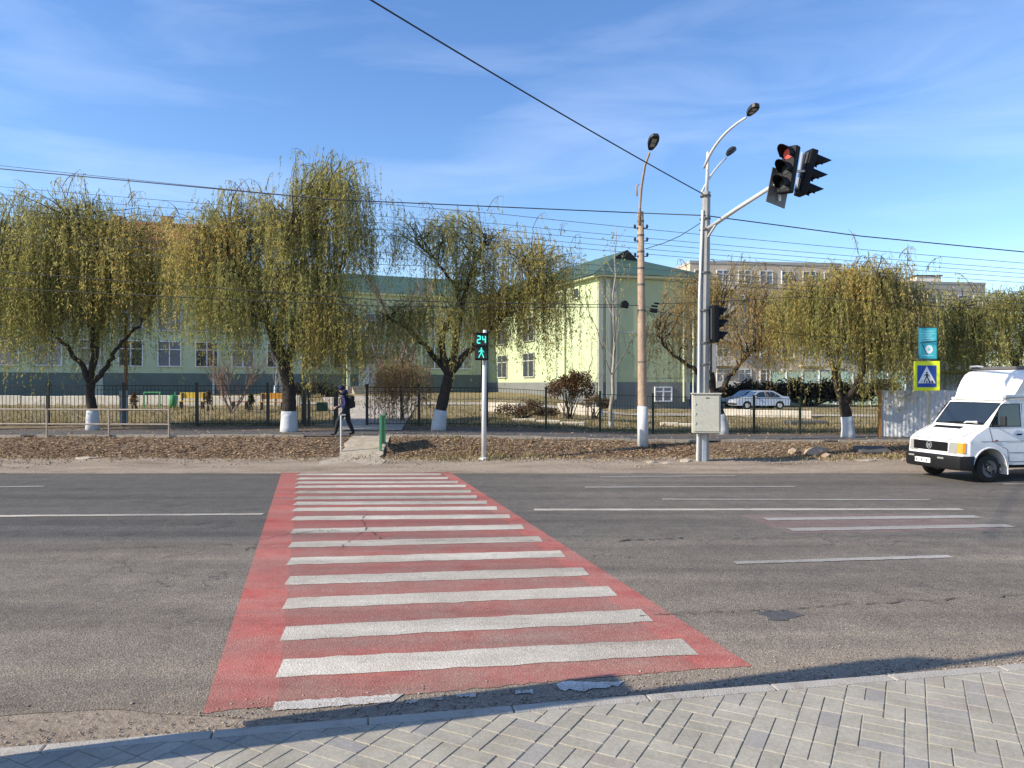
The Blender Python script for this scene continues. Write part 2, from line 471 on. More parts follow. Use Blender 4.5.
M['plinth_grey'] = mat("grey_plinth", (0.165, 0.175, 0.165), 0.85, var=0.14, scale=0.8)
M['roof_green'] = mat("green_metal_roof", (0.050, 0.098, 0.070), 0.6, 0.1, var=0.12, scale=1.0)
M['trim_pale'] = mat("pale_trim", (0.60, 0.63, 0.44), 0.8, var=0.06)
M['frame_white'] = mat("white_window_frame", (0.70, 0.72, 0.74), 0.5, var=0.03)
M['pane'] = glass_mat("window_glass", (0.045, 0.052, 0.065))
M['pane_pale'] = glass_mat("curtained_window_glass", (0.16, 0.17, 0.20), 0.15)  # paler pane colour for some of the windows
M['door_blue'] = mat("blue_door", (0.025, 0.05, 0.16), 0.5, var=0.1)
M['block_beige'] = mat("beige_panel_wall", (0.50, 0.42, 0.33), 0.9, var=0.14, scale=0.35, dirt=(0.40, 0.33, 0.25), dirt_amt=0.6)
M['block_pale'] = mat("pale_balcony_panel", (0.58, 0.54, 0.48), 0.9, var=0.10, scale=0.4)
M['block_grey'] = mat("grey_panel_wall", (0.36, 0.35, 0.33), 0.9, var=0.1, scale=0.4)
M['roof_red'] = mat("red_tile_roof", (0.30, 0.105, 0.065), 0.9, var=0.2, scale=1.2)
M['roof_dark'] = mat("dark_bitumen_roof", (0.07, 0.065, 0.06), 0.9, var=0.1)
M['brick'] = mat("ochre_brick_wall", (0.36, 0.20, 0.10), 0.9, var=0.16, scale=0.8)
M['teal_wall'] = mat("pale_teal_wall", (0.24, 0.34, 0.30), 0.9, var=0.15, scale=0.6)
M['corrug'] = mat("corrugated_sheet", (0.50, 0.52, 0.54), 0.5, 0.15, var=0.10, scale=2, dirt=(0.36, 0.33, 0.29), dirt_amt=0.6)
M['orange_rail'] = mat("orange_rail", (0.42, 0.20, 0.06), 0.7, var=0.25, scale=4)
M['stone'] = mat("tan_stone", (0.36, 0.27, 0.19), 0.95, var=0.25, scale=6, bump=0.8, bscale=14)
M['slab'] = mat("pale_stone_wall", (0.55, 0.505, 0.42), 0.9, var=0.18, scale=2.5, bump=0.3)
M['bluegrey'] = mat("blue_grey_paint", (0.36, 0.44, 0.52), 0.8, var=0.12, scale=3)
M['yellow_bench'] = mat("yellow_bench_paint", (0.60, 0.43, 0.06), 0.6, var=0.1)
M['orange_bench'] = mat("orange_bench_paint", (0.55, 0.27, 0.04), 0.6, var=0.12)
M['red_bench'] = mat("red_bench_paint", (0.34, 0.09, 0.06), 0.6, var=0.12)
M['bar_green'] = mat("green_bar_paint", (0.07, 0.32, 0.12), 0.6, var=0.1)
M['wood'] = mat("weathered_wood", (0.22, 0.135, 0.085), 0.9, var=0.25, scale=6, bump=0.6, bscale=30)
M['van_white'] = mat("white_van_paint", (0.74, 0.745, 0.75), 0.28, 0.0, var=0.03, scale=2, dirt=(0.60, 0.58, 0.54), dirt_amt=0.35)
def dirty_paint():
    m = M['van_white']
    n, l, b = m.node_tree.nodes, m.node_tree.links, m.node_tree.nodes['Principled BSDF']
    src = b.inputs['Base Color'].links[0].from_socket
    tc = n.new('ShaderNodeTexCoord')
    sp_ = n.new('ShaderNodeSeparateXYZ')
    l.new(tc.outputs['Object'], sp_.inputs[0])
    g_ = grain(n, l, tc.outputs['Object'], 5.0, 6, 0.7)
    f = math_n(n, l, 'ADD', math_n(n, l, 'MULTIPLY', math_n(n, l, 'SUBTRACT', 0.62, sp_.outputs['Z']), 1.3), math_n(n, l, 'MULTIPLY', math_n(n, l, 'SUBTRACT', g_, 0.45), 0.9))
    l.new(mixc(n, l, math_n(n, l, 'MULTIPLY', node_clamp(n, l, f), 0.6), src, (0.36, 0.32, 0.26)), b.inputs['Base Color'])
dirty_paint()
M['tarp_white'] = mat("white_fairing", (0.78, 0.77, 0.73), 0.45, var=0.03, scale=2, dirt=(0.64, 0.61, 0.55), dirt_amt=0.3)
M['bumper'] = mat("black_bumper_plastic", (0.010, 0.0105, 0.012), 0.6, var=0.15, scale=8, spec=0.25)
M['tyre'] = mat("tyre_rubber", (0.020, 0.019, 0.018), 0.85, var=0.2, scale=10)
M['steel_rim'] = mat("dark_steel_rim", (0.13, 0.13, 0.13), 0.5, 0.5, var=0.1)
M['car_glass'] = glass_mat("vehicle_glass", (0.018, 0.026, 0.032), 0.04)
M['headlight'] = mat("headlight_glass", (0.27, 0.27, 0.25), 0.12, var=0.05)
M['amber'] = mat("amber_indicator", (0.72, 0.27, 0.02), 0.2, var=0.03)
M['chrome'] = mat("bright_badge", (0.6, 0.6, 0.6), 0.25, 0.8, var=0.0)
M['plate'] = mat("number_plate", (0.72, 0.72, 0.70), 0.5, var=0.04)
M['silver'] = mat("silver_car_paint", (0.46, 0.49, 0.53), 0.3, 0.35, var=0.04)
M['bluesilver'] = mat("blue_silver_car_paint", (0.27, 0.36, 0.43), 0.3, 0.35, var=0.04)
M['jacket'] = mat("navy_jacket", (0.009, 0.010, 0.040), 0.85, var=0.2, scale=14)
M['stripe'] = mat("violet_sleeve_stripe", (0.07, 0.065, 0.20), 0.85, var=0.1)
M['trousers'] = mat("dark_trousers", (0.017, 0.020, 0.026), 0.9, var=0.2, scale=14)
M['skin'] = mat("skin", (0.36, 0.20, 0.14), 0.6, var=0.06)
M['shoe'] = mat("black_shoes", (0.014, 0.014, 0.016), 0.6, var=0.1)
M['pack'] = mat("black_backpack", (0.013, 0.012, 0.014), 0.8, var=0.15, scale=12)

# ------------------------------------------------------------------ mesh builder
def rot_to(d):
    return Vector(d).normalized().to_track_quat('Z', 'Y').to_matrix()

class MB:
    def __init__(s):
        s.v, s.f, s.mi = [], [], []
        s.cur = 0
    def add(s, vs, fs):
        o = len(s.v)
        s.v.extend([tuple(p) for p in vs])
        for f in fs:
            s.f.append(tuple(i + o for i in f))
            s.mi.append(s.cur)
        return s
    def box(s, c, size, rot=None):
        c = Vector(c)
        h = Vector(size) / 2
        vs = []
        for z in (-1, 1):
            for y in (-1, 1):
                for x in (-1, 1):
                    p = Vector((x * h.x, y * h.y, z * h.z))
                    if rot is not None:
                        p = rot @ p
                    vs.append(c + p)
        return s.add(vs, [(0, 2, 3, 1), (4, 5, 7, 6), (0, 1, 5, 4), (2, 6, 7, 3), (0, 4, 6, 2), (1, 3, 7, 5)])
    def span(s, a, b):
        a, b = Vector(a), Vector(b)
        return s.box((a + b) / 2, [abs(x) for x in (b - a)])
    def bevbox(s, c, size, bev=0.02, seg=2, rot=None):
        bm = bmesh.new()
        bmesh.ops.create_cube(bm, size=1.0)
        for v in bm.verts:
            v.co = Vector((v.co.x * size[0], v.co.y * size[1], v.co.z * size[2]))
        bmesh.ops.bevel(bm, geom=list(bm.edges), offset=bev, segments=seg, profile=0.6, affect='EDGES')
        return s.from_bm(bm, c, rot)
    def from_bm(s, bm, c=(0, 0, 0), rot=None):
        c = Vector(c)
        bm.verts.index_update()
        vs = [c + (rot @ v.co if rot is not None else v.co) for v in bm.verts]
        s.add(vs, [[v.index for v in f.verts] for f in bm.faces])
        bm.free()
        return s
    def tube(s, path, radii, n=8, caps=True):
        path = [Vector(p) for p in path]
        if isinstance(radii, (int, float)):
            radii = [radii] * len(path)
        vs, fs = [], []
        up = None
        for i, p in enumerate(path):
            t = (path[min(i + 1, len(path) - 1)] - path[max(i - 1, 0)])
            if t.length < 1e-9:
                t = Vector((0, 0, 1))
            t.normalize()
            if up is None:
                up = t.orthogonal().normalized()
            up = (up - t * up.dot(t))
            up = up.normalized() if up.length > 1e-6 else t.orthogonal().normalized()
            sd = t.cross(up)
            for k in range(n):
                a = 2 * math.pi * k / n
                vs.append(p + (up * math.cos(a) + sd * math.sin(a)) * radii[i])
        for i in range(len(path) - 1):
            for k in range(n):
                a, b = i * n + k, i * n + (k + 1) % n
                fs.append((a, b, b + n, a + n))
        if caps:
            fs.append(tuple(reversed(range(n))))
            fs.append(tuple(range((len(path) - 1) * n, len(path) * n)))
        return s.add(vs, fs)
    def rod(s, a, b, r, r2=None, n=10):
        return s.tube([a, b], [r, r if r2 is None else r2], n)
    def prism(s, outline, depth, mtx):
        """outline in local x,y; thickness from 0 to depth along local z; mtx 4x4"""
        k = len(outline)
        vs = [mtx @ Vector((x, y, 0)) for x, y in outline] + [mtx @ Vector((x, y, depth)) for x, y in outline]
        fs = [tuple(reversed(range(k))), tuple(range(k, 2 * k))]
        for i in range(k):
            j = (i + 1) % k
            fs.append((i, j, j + k, i + k))
        return s.add(vs, fs)
    def sphere(s, c, r, n=10, m=7, rot=None):
        c = Vector(c)
        if isinstance(r, (int, float)):
            r = (r, r, r)
        vs, fs = [], []
        for i in range(m + 1):
            t = math.pi * i / m
            for k in range(n):
                a = 2 * math.pi * k / n
                p = Vector((r[0] * math.sin(t) * math.cos(a), r[1] * math.sin(t) * math.sin(a), r[2] * math.cos(t)))
                vs.append(c + (rot @ p if rot is not None else p))
        for i in range(m):
            for k in range(n):
                a, b = i * n + k, i * n + (k + 1) % n
                fs.append((a, a + n, b + n, b))
        return s.add(vs, fs)
    def quad(s, *p):
        return s.add(p, [tuple(range(len(p)))])
    def build(s, name, mats, parent=None, origin=None, smooth_=False, loc=None):
        if not isinstance(mats, (list, tuple)):
            mats = [mats]
        me = bpy.data.meshes.new(name)
        vs = s.v
        if origin is not None:
            o = Vector(origin)
            vs = [tuple(Vector(p) - o) for p in vs]
        me.from_pydata(vs, [], s.f)
        for m in mats:
            me.materials.append(m)
        if len(mats) > 1:
            me.polygons.foreach_set('material_index', s.mi)
        if smooth_:
            me.polygons.foreach_set('use_smooth', [True] * len(me.polygons))
        bm = bmesh.new()
        bm.from_mesh(me)
        bmesh.ops.recalc_face_normals(bm, faces=bm.faces)
        bm.to_mesh(me)
        bm.free()
        me.update()
        ob = bpy.data.objects.new(name, me)
        COL.objects.link(ob)
        if parent is not None:
            ob.parent = parent
        elif origin is not None:
            ob.location = origin
        if loc is not None:
            ob.location = loc
        if smooth_ == 'auto':
            bpy.context.view_layer.objects.active = ob
        return ob

def auto_smooth(ob, deg=35):
    me = ob.data
    bm = bmesh.new()
    bm.from_mesh(me)
    for f in bm.faces:
        f.smooth = True
    for e in bm.edges:
        if len(e.link_faces) == 2:
            e.smooth = e.calc_face_angle(0) < R(deg)
    bm.to_mesh(me)
    bm.free()
    return ob

def tag(o, label=None, cat=None, group=None, kind=None):
    if label:
        o['label'] = label
    if cat:
        o['category'] = cat
    if group:
        o['group'] = group
    if kind:
        o['kind'] = kind
    return o

def thing(name, label, cat, loc=(0, 0, 0), rz=0.0, group=None):
    o = bpy.data.objects.new(name, None)
    COL.objects.link(o)
    o.location = loc
    o.rotation_euler = (0, 0, rz)
    o.empty_display_size = 0.3
    return tag(o, label, cat, group)

def np_mesh(name, verts, faces4, material, parent=None, loc=None, tint=None, tris=False):
    me = bpy.data.meshes.new(name)
    nv, nf = len(verts), len(faces4)
    k = 3 if tris else 4
    me.vertices.add(nv)
    me.vertices.foreach_set('co', np.asarray(verts, dtype=np.float32).ravel())
    me.loops.add(nf * k)
    me.loops.foreach_set('vertex_index', np.asarray(faces4, dtype=np.int32).ravel())
    me.polygons.add(nf)
    me.polygons.foreach_set('loop_start', np.arange(0, nf * k, k, dtype=np.int32))
    me.update(calc_edges=True)
    if tint is not None:
        a = me.attributes.new('tint', 'FLOAT', 'POINT')
        a.data.foreach_set('value', np.asarray(tint, dtype=np.float32))
    me.materials.append(material)
    ob = bpy.data.objects.new(name, me)
    COL.objects.link(ob)
    if parent is not None:
        ob.parent = parent
    if loc is not None:
        ob.location = loc
    return ob

# ------------------------------------------------------------------ ground, road, pavement
def axis_steps(lo, hi, fine_lo, fine_hi, fine, coarse):
    a, x = [], lo
    while x < hi:
        a.append(x)
        x += fine if fine_lo <= x < fine_hi else coarse
    a.append(hi)
    return a

xs = sorted(set([-1800, -900, -450, -250] + axis_steps(-160, 160, -36, 40, 0.8, 8) + [250, 450, 900, 1800]))
ys = sorted(set([-400, -150, -60, -20] + axis_steps(-10, 160, 20.5, 34, 0.25, 2.5) + [200, 300, 500, 900, 1800, 3000]))
def bank_noise(x, y):
    if 21 < y < 25.2:
        return 0.022 * math.sin(x * 1.1 + y * 1.7) + 0.014 * math.sin(x * 4.7 - y * 3.1) + 0.008 * math.sin(x * 9.3 + y * 5.0)
    if y > 30.5:
        return 0.03 * math.sin(x * 0.9 + y * 0.6) + 0.02 * math.sin(x * 2.3 - y * 1.1)
    return 0.0
gv = [(x, y, ground_z(x, y) + bank_noise(x, y)) for y in ys for x in xs]
nx = len(xs)
gf = [(j * nx + i, j * nx + i + 1, (j + 1) * nx + i + 1, (j + 1) * nx + i) for j in range(len(ys) - 1) for i in range(nx - 1)]
g = MB()
g.add(gv, gf)
tag(g.build("ground", M['soil'], smooth_=True), "bare soil verge and dry grass yard", kind='structure')

def kerb_y(x):
    return 5.33 + 0.193 * x

def jag(x, a, s):
    return a * (math.sin(x * 1.7 + s) + 0.6 * math.sin(x * 4.3 + 2 * s) + 0.4 * math.sin(x * 9.1 + 3 * s))

# road sheet with ragged, sand covered edges
def strip(name, xlist, near, far, z, m, label):
    b = MB()
    vs = []
    for x in xlist:
        vs.append((x, near(x), z))
        vs.append((x, far(x), z))
    b.add(vs, [(2 * i, 2 * i + 2, 2 * i + 3, 2 * i + 1) for i in range(len(xlist) - 1)])
    return tag(b.build(name, m), label, kind='structure')

rx = [-200, -100, -60, -40, -25] + [i * 0.12 - 18 for i in range(300)] + [25, 40, 60, 100, 200]
strip("road", rx,
      lambda x: kerb_y(max(-30, min(30, x))) + 0.10 + 0.68 * (1 - smooth(-3.6, -0.2, x)) + jag(x, 0.03, 1.0),
      lambda x: 20.85 + 0.35 * smooth(-6, 0, x) * (1 - smooth(2, 8, x)) - 0.35 * smooth(-8, -14, x) + jag(x, 0.09, 2.0),
      0.004, M['asphalt'], "worn asphalt road surface")

# far sidewalk
sx = [-200, -80, -40] + [i * 0.5 - 24 for i in range(110)] + [40, 80, 200]
b = MB()
vs = []
for x in sx:
    for y in (25.3 + jag(x, 0.03, 3), 26.2, 27.2, 28.2):
        vs.append((x, y, ground_z(x, y) + 0.03))
b.add(vs, [(4 * i + k, 4 * i + 4 + k, 4 * i + 5 + k, 4 * i + 1 + k) for i in range(len(sx) - 1) for k in range(3)])
tag(b.build("sidewalk", M['sidewalk']), "asphalt sidewalk along the fence", kind='structure')
b = MB()
for i in range(len(sx) - 1):
    x0, x1 = sx[i] + 0.01, sx[i + 1] - 0.01
    if -7.0 < (x0 + x1) / 2 < -4.3 or random.random() < 0.06:
        continue
    y = 25.26
    b.span((x0, y - 0.07, ground_z(x0, y) - 0.1), (x1, y + 0.05, ground_z(x0, y) + 0.075 + random.uniform(-0.015, 0.012)))
tag(b.build("sidewalk_kerb", M['concrete']), "low pale kerb of the far sidewalk", kind='structure')

# near kerb and paved footway
kdir = Vector((1, 0.193, 0)).normalized()
knrm = Vector((-0.193, 1, 0)).normalized()
KR = Matrix((kdir, knrm, Vector((0, 0, 1)))).transposed()
def kp(u, w, z=0.0):
    return Vector((0, 5.33, 0)) + kdir * u + knrm * w + Vector((0, 0, z))
b = MB()
u = -40.0
while u < 40:
    b.bevbox(kp(u + 0.497, -0.06, 0.03), (0.992, 0.12, 0.18), 0.014, 2, KR)
    u += 1.0
tag(b.build("near_kerb", M['kerb']), "pale concrete kerb of the paved footway", kind='structure')
b = MB()
b.quad(kp(-60, -0.12, 0.112), kp(-60, -9, 0.112), kp(60, -9, 0.112), kp(60, -0.12, 0.112))
tag(b.build("footway_bed", M['joint_sand']), "sand bed of the footway", kind='structure')

def clip_half(poly, lim):
    out = []
    for i in range(len(poly)):
        a, c = poly[i], poly[(i + 1) % len(poly)]
        ia, ic = a[1] <= lim, c[1] <= lim
        if ia:
            out.append(a)
        if ia != ic:
            t = (lim - a[1]) / (c[1] - a[1])
            out.append((a[0] + (c[0] - a[0]) * t, lim))
    return out

PV = MB()
PA = R(-28.0)                                   # the courses run away from the road, turned a little against the kerb
ca, sa = math.cos(PA - R(10.9)), math.sin(PA - R(10.9))
def paver(x0, y0, x1, y1):
    gsz = 0.0034
    x0, y0, x1, y1 = x0 + gsz, y0 + gsz, x1 - gsz, y1 - gsz
    q = [(x0, y0), (x1, y0), (x1, y1), (x0, y1)]
    q = [(ca * x - sa * y, sa * x + ca * y) for x, y in q]
    q = [(x, y) for x, y in q]
    if all(p[1] > -0.125 for p in q) or max(p[1] for p in q) < -4.5 or abs(q[0][0]) > 9:
        return
    q = clip_half(q, -0.125)
    if len(q) < 3:
        return
    cx = sum(p[0] for p in q) / len(q)
    cy = sum(p[1] for p in q) / len(q)
    tz = 0.118 + random.uniform(-0.0015, 0.0015)
    tx, ty = random.uniform(-0.01, 0.01), random.uniform(-0.01, 0.01)
    k = len(q)
    inner = [(cx + (x - cx) * 0.955, cy + (y - cy) * 0.955) for x, y in q]
    vs = [kp(x, y, 0.09) for x, y in q] + [kp(x, y, tz - 0.004) for x, y in q] + [kp(x, y, tz + (x - cx) * tx + (y - cy) * ty) for x, y in inner]
    fs = [tuple(range(2 * k, 3 * k))]
    for i in range(k):
        j = (i + 1) % k
        fs.append((i, j, j + k, i + k))
        fs.append((i + k, j + k, j + 2 * k, i + 2 * k))
    PV.add(vs, fs)
W = 0.13
for c in range(-24, 25):
    cx0 = c * 4 * W
    y = -9.0 + random.choice((0, W, 0.06))
    while y < 9.0:
        lay = random.choice(("VVVV", "VHV", "HVV", "VVH", "HH", "VHV", "HVV", "VVH"))
        x = cx0
        for ch in lay:
            if ch == "V":
                paver(x, y, x + W, y + 2 * W)
                x += W
            else:
                paver(x, y, x + 2 * W, y + W)
                paver(x, y + W, x + 2 * W, y + 2 * W)
                x += 2 * W
        y += 2 * W
tag(PV.build("footway", M['paver']), "grey block paved footway", kind='structure')

# ------------------------------------------------------------------ markings
def ragged_quad(b, corners, z, n=40, j=0.012):
    """corners: near-left, near-right, far-right, far-left ground points; edges slightly uneven"""
    a, c, d, e = [Vector((p.x, p.y, z)) for p in corners]
    vs = []
    for i in range(n + 1):
        t = i / n
        vs.append(a.lerp(c, t) + Vector((0, random.gauss(0, j), 0)))
        vs.append(e.lerp(d, t) + Vector((0, random.gauss(0, j), 0)))
    b.add(vs, [(2 * i, 2 * i + 2, 2 * i + 3, 2 * i + 1) for i in range(n)])

b = MB()
ragged_quad(b, [G(203, 714), G(277, 706.5), G(299, 465.2), G(284, 465.0)], 0.008, 20, 0.010)
ragged_quad(b, [G(700, 670), G(752, 667), G(440, 466.0), G(432, 465.9)], 0.008, 20, 0.010)
tag(b.build("crosswalk_red_border", M['red_paint']), "bright red borders of the crosswalk", kind='structure')
b = MB()
ragged_quad(b, [G(277, 706.5), G(700, 670), G(432, 465.9), G(299, 465.2)], 0.008, 60, 0.010)
tag(b.build("crosswalk_red_surface", M['red_worn']), "worn red surface between the zebra stripes", kind='structure')

stripes = [  # left x, left y, right x, right y, thickness in depth (m)
    (299, 470.0, 432, 470.2), (298, 474.8, 441, 474.8), (298, 478.9, 448, 478.6), (297, 483.0, 458, 482.4), (296.5, 487.2, 466, 486.4),
    (296, 492.6, 471, 491.8), (295.5, 498.5, 477, 497.4), (294.8, 503.9, 487, 502.8), (294, 510.0, 497, 508.8), (293, 519.0, 510, 516.8),
    (291.5, 532.0, 523, 527.4), (290, 545.5, 541, 539.5), (289, 562.0, 563, 554.5), (287, 581.5, 586, 572.2), (285, 604.5, 613, 591.8),
    (283, 634.5, 647, 616.0), (279.5, 669.5, 690, 647.5)]
b = MB()
for lx, ly, rx_, ry in stripes:
    l0, r0 = G(lx, ly), G(rx_, ry)
    hw = 0.205
    dv = (r0 - l0).normalized()
    nv = Vector((-dv.y, dv.x, 0))
    ragged_quad(b, [l0 - nv * hw, r0 - nv * hw, r0 + nv * hw, l0 + nv * hw], 0.012, 24, 0.010)
tag(b.build("crosswalk_stripes", M['white_paint']), "white zebra stripes on the red crosswalk", kind='structure')
b = MB()
ragged_quad(b, [G(272, 712.5), G(392, 703.5), G(404, 695), G(275, 703.5)], 0.012, 30, 0.008)
ragged_quad(b, [G(560, 692), G(618, 688.5), G(624, 681.5), G(556, 685)], 0.012, 12, 0.02)
for cx_, cy_, w_, h_ in ((436, 700, 7, 1.6), (466, 697, 10, 1.8), (524, 693, 9, 1.6), (412, 703, 6, 1.6)):
    ragged_quad(b, [G(cx_ - w_, cy_ + h_), G(cx_ + w_, cy_ + h_ - 0.6), G(cx_ + w_, cy_ - h_), G(cx_ - w_, cy_ - h_ + 0.6)], 0.012, 8, 0.015)
tag(b.build("crosswalk_edge_stripe", M['edge_paint']), "broken white stripe at the near end of the crosswalk", kind='structure')

def line_mark(b, p0, p1, w, z=0.012, n=40):
    dv = (p1 - p0).normalized()
    nv = Vector((-dv.y, dv.x, 0)) * w / 2
    ragged_quad(b, [p0 - nv, p1 - nv, p1 + nv, p0 + nv], z, n, 0.008)
b = MB()
line_mark(b, G(-260, 518.4), G(263, 514.6), 0.17)
line_mark(b, G(534, 510.2), G(962, 509.8), 0.20)
tag(b.build("centre_line", M['white_paint']), "white line along the middle of the road", kind='structure')
b = MB()
for a_, c_ in (((735, 563.5), (951, 557.0)), ((585, 487.6), (795, 487.0)), ((600, 477.2), (735, 476.2)), ((662, 499.6), (930, 500.2)),
               ((-15, 487.5), (44, 486.6)), ((1003, 484.3), (1080, 484.6)), ((1190, 553), (1400, 549))):
    line_mark(b, G(*a_), G(*c_), 0.15)
tag(b.build("lane_marking", M['old_paint']), "faded white lane dashes", kind='structure')
b = MB()
ragged_quad(b, [G(790, 534), G(1004, 530), G(938, 513.5), G(738, 515)], 0.006, 30, 0.03)
tag(b.build("old_crossing_surface", M['old_red']), "faded red patch of an old crossing", kind='structure')
b = MB()
line_mark(b, G(765, 519.6), G(978, 517.0), 0.26)
line_mark(b, G(790, 530.2), G(1010, 526.0), 0.26)
tag(b.build("old_crossing_stripes", M['old_paint']), "two faded stripes of an old crossing", kind='structure')

b = MB()
def crack(pts, w, z=0.016, j=0.04, seg=14):
    pts = [Vector((p.x, p.y, z)) for p in pts]
    line = []
    for a_, c_ in zip(pts, pts[1:]):
        for i in range(seg):
            line.append(a_.lerp(c_, i / seg) + Vector((random.gauss(0, j * 0.4), random.gauss(0, j), 0)))
    line.append(pts[-1])
    vs = []
    for i, p in enumerate(line):
        hw = w * max(0.0, random.uniform(-0.35, 0.75)) / 2 + 0.0008
        t = (line[min(i + 1, len(line) - 1)] - line[max(0, i - 1)]).normalized()
        q = Vector((-t.y, t.x, 0)) * hw
        vs += [p - q, p + q]
    b.add(vs, [(2 * i, 2 * i + 2, 2 * i + 3, 2 * i + 1) for i in range(len(line) - 1)])
crack([G(505, 541.5), G(720, 540), G(1040, 532)], 0.035, seg=40, j=0.03)
crack([G(640, 617), G(780, 610), G(1040, 594)], 0.03, seg=40, j=0.03)
crack([G(340, 549), G(352, 540), G(366, 530), G(362, 519), G(368, 514)], 0.035, j=0.05, seg=8)
crack([G(366, 530), G(380, 538), G(384, 541)], 0.04, j=0.05, seg=6)
crack([G(240, 555), G(262, 540), G(300, 533), G(340, 531)], 0.03, j=0.06)
crack([G(615, 541.8), G(645, 540.5), G(682, 538)], 0.08, j=0.05)
crack([G(-20, 556), G(120, 549), G(240, 545)], 0.03, j=0.06, seg=20)
crack([G(150, 518), G(175, 525), G(235, 522)], 0.03, j=0.08)
tag(b.build("road_cracks", M['crack']), "dark cracks and seams in the asphalt", kind='structure')
b = MB()
pc = G(779, 616)
b.add([pc + Vector((math.cos(t) * 0.20 * (1 + 0.35 * math.sin(3 * t + 1)) * random.uniform(0.85, 1.15), math.sin(t) * 0.17 * (1 + 0.3 * math.sin(2 * t)) * random.uniform(0.85, 1.15), 0.008)) for t in [i * math.pi / 9 for i in range(18)]], [tuple(range(18))])
tag(b.build("tar_patch", M['patch']), "small dark tar patch on the road", kind='structure')

# sand swept against the near kerb: grit on the surface
def grit(name, n, fn, size, material, label, kind='stuff', flat=0.35):
    vs, fs = [], []
    k = 0
    base = np.array([(1, 0, 0), (0, 1, 0), (-1, 0, 0), (0, -1, 0), (0, 0, 1), (0, 0, -1)], float)
    tri = np.array([(0, 1, 4), (1, 2, 4), (2, 3, 4), (3, 0, 4), (1, 0, 5), (2, 1, 5), (3, 2, 5), (0, 3, 5)])
    for _ in range(n):
        p = fn()
        s_ = size * random.uniform(0.4, 1.5)
        a = random.uniform(0, 6.28)
        sc = np.array([s_ * random.uniform(0.7, 1.3), s_ * random.uniform(0.7, 1.3), s_ * random.uniform(flat, flat * 2)])
        q = base * sc
        c, s2 = math.cos(a), math.sin(a)
        q = np.stack([q[:, 0] * c - q[:, 1] * s2, q[:, 0] * s2 + q[:, 1] * c, q[:, 2]], 1) + np.array(p)
        vs.append(q)
        fs.append(tri + k)
        k += 6
    return tag(np_mesh(name, np.concatenate(vs), np.concatenate(fs), material, tris=True), label, kind=kind)
M['gritcol'] = island_mat("grit", [(0.0, (0.14, 0.115, 0.09)), (0.5, (0.27, 0.22, 0.17)), (1.0, (0.42, 0.37, 0.30))], 0.9)
def near_grit():
    x = random.uniform(-6, 7)
    return (x, kerb_y(x) + abs(random.gauss(0, 0.28)) + 0.01, 0.010)
grit("roadside_grit", 5200, near_grit, 0.009, M['gritcol'], "sand and grit along the near kerb")
def far_grit():
    x = random.uniform(-17, 17)
    y = random.uniform(20.7, 23.4)
    return (x, y, ground_z(x, y) + bank_noise(x, y) + 0.01)
grit("verge_grit", 2600, far_grit, 0.028, M['gritcol'], "stones and grit on the far road verge")

# fallen leaves
def leaf_scatter(name, pts, size, material, label):
    n = len(pts)
    a = RNG.uniform(0, 2 * np.pi, n)
    s_ = size * RNG.uniform(0.6, 1.4, n)
    ax = np.stack([np.cos(a), np.sin(a), RNG.uniform(-0.5, 0.5, n)], 1) * s_[:, None]
    bx = np.stack([-np.sin(a), np.cos(a), RNG.uniform(-0.6, 0.6, n)], 1) * (s_ * RNG.uniform(0.35, 0.7, n))[:, None]
    p = np.asarray(pts)
    v = np.stack([p - ax, p - bx, p + ax, p + bx], 1).reshape(-1, 3)
    f = np.arange(4 * n).reshape(-1, 4)
    return tag(np_mesh(name, v, f, material), label, kind='stuff')
pts = []
while len(pts) < 24000:
    x = random.uniform(-19, 19)
    y = random.choice((random.uniform(23.1, 25.2), random.uniform(23.3, 25.1), random.gauss(23.6, 0.5)))
    if y > 25.2 or y < 22:
        continue
    if -5.4 < x < -4.05 and y > 22.6:
        continue
    if x > 6 and random.random() < 0.45:
        continue
    pts.append((x, y, ground_z(x, y) + bank_noise(x, y) + random.uniform(0.012, 0.035)))
for _ in range(1500):
    x = random.uniform(-19, 19)
    y = random.uniform(25.3, 30)
    pts.append((x, y, ground_z(x, y) + random.uniform(0.035, 0.05)))
for _ in range(2500):
    x = random.uniform(-24, 26)
    y = random.uniform(30, 40)
    pts.append((x, y, ground_z(x, y) + 0.06))
leaf_scatter("fallen_leaves", pts, 0.040, M['deadleaf'], "brown fallen leaves on the roadside bank")
def blades(name, n, fn, hgt, material, label):
    p = np.array([fn() for _ in range(n)])
    a = RNG.uniform(0, 2 * np.pi, n)
    h = hgt * RNG.uniform(0.5, 1.3, n)
    w = 0.022
    dx = np.stack([np.cos(a), np.sin(a), np.zeros(n)], 1) * w
    tip = p + np.stack([RNG.normal(0, 0.35, n) * h, RNG.normal(0, 0.35, n) * h, h], 1)
    v = np.stack([p - dx, p + dx, tip], 1).reshape(-1, 3)
    return tag(np_mesh(name, v, np.arange(3 * n).reshape(-1, 3), material, tris=True), label, kind='stuff')
def yard_pt():
    y = 30.6 + random.random() ** 1.6 * 26
    x = random.uniform(-0.75, 0.75) * y
    if -8.2 < x < -4.2 and y < 60:
        x -= 5
    return (x, y, ground_z(x, y) + bank_noise(x, y) - 0.01)
blades("grass", 26000, yard_pt, 0.16, M['grassblade'], "dry grass behind the fence")
def verge_pt():
    x = random.choice((random.gauss(12, 3), random.uniform(-19, 19), random.gauss(-1, 1.5)))
    y = random.gauss(23.0, 0.35) if random.random() < 0.6 else random.uniform(23, 25.2)
    return (x, y, ground_z(x, y) + bank_noise(x, y) - 0.01)
blades("verge_grass", 3800, verge_pt, 0.11, M['grassblade'], "sparse dry grass on the roadside verge")

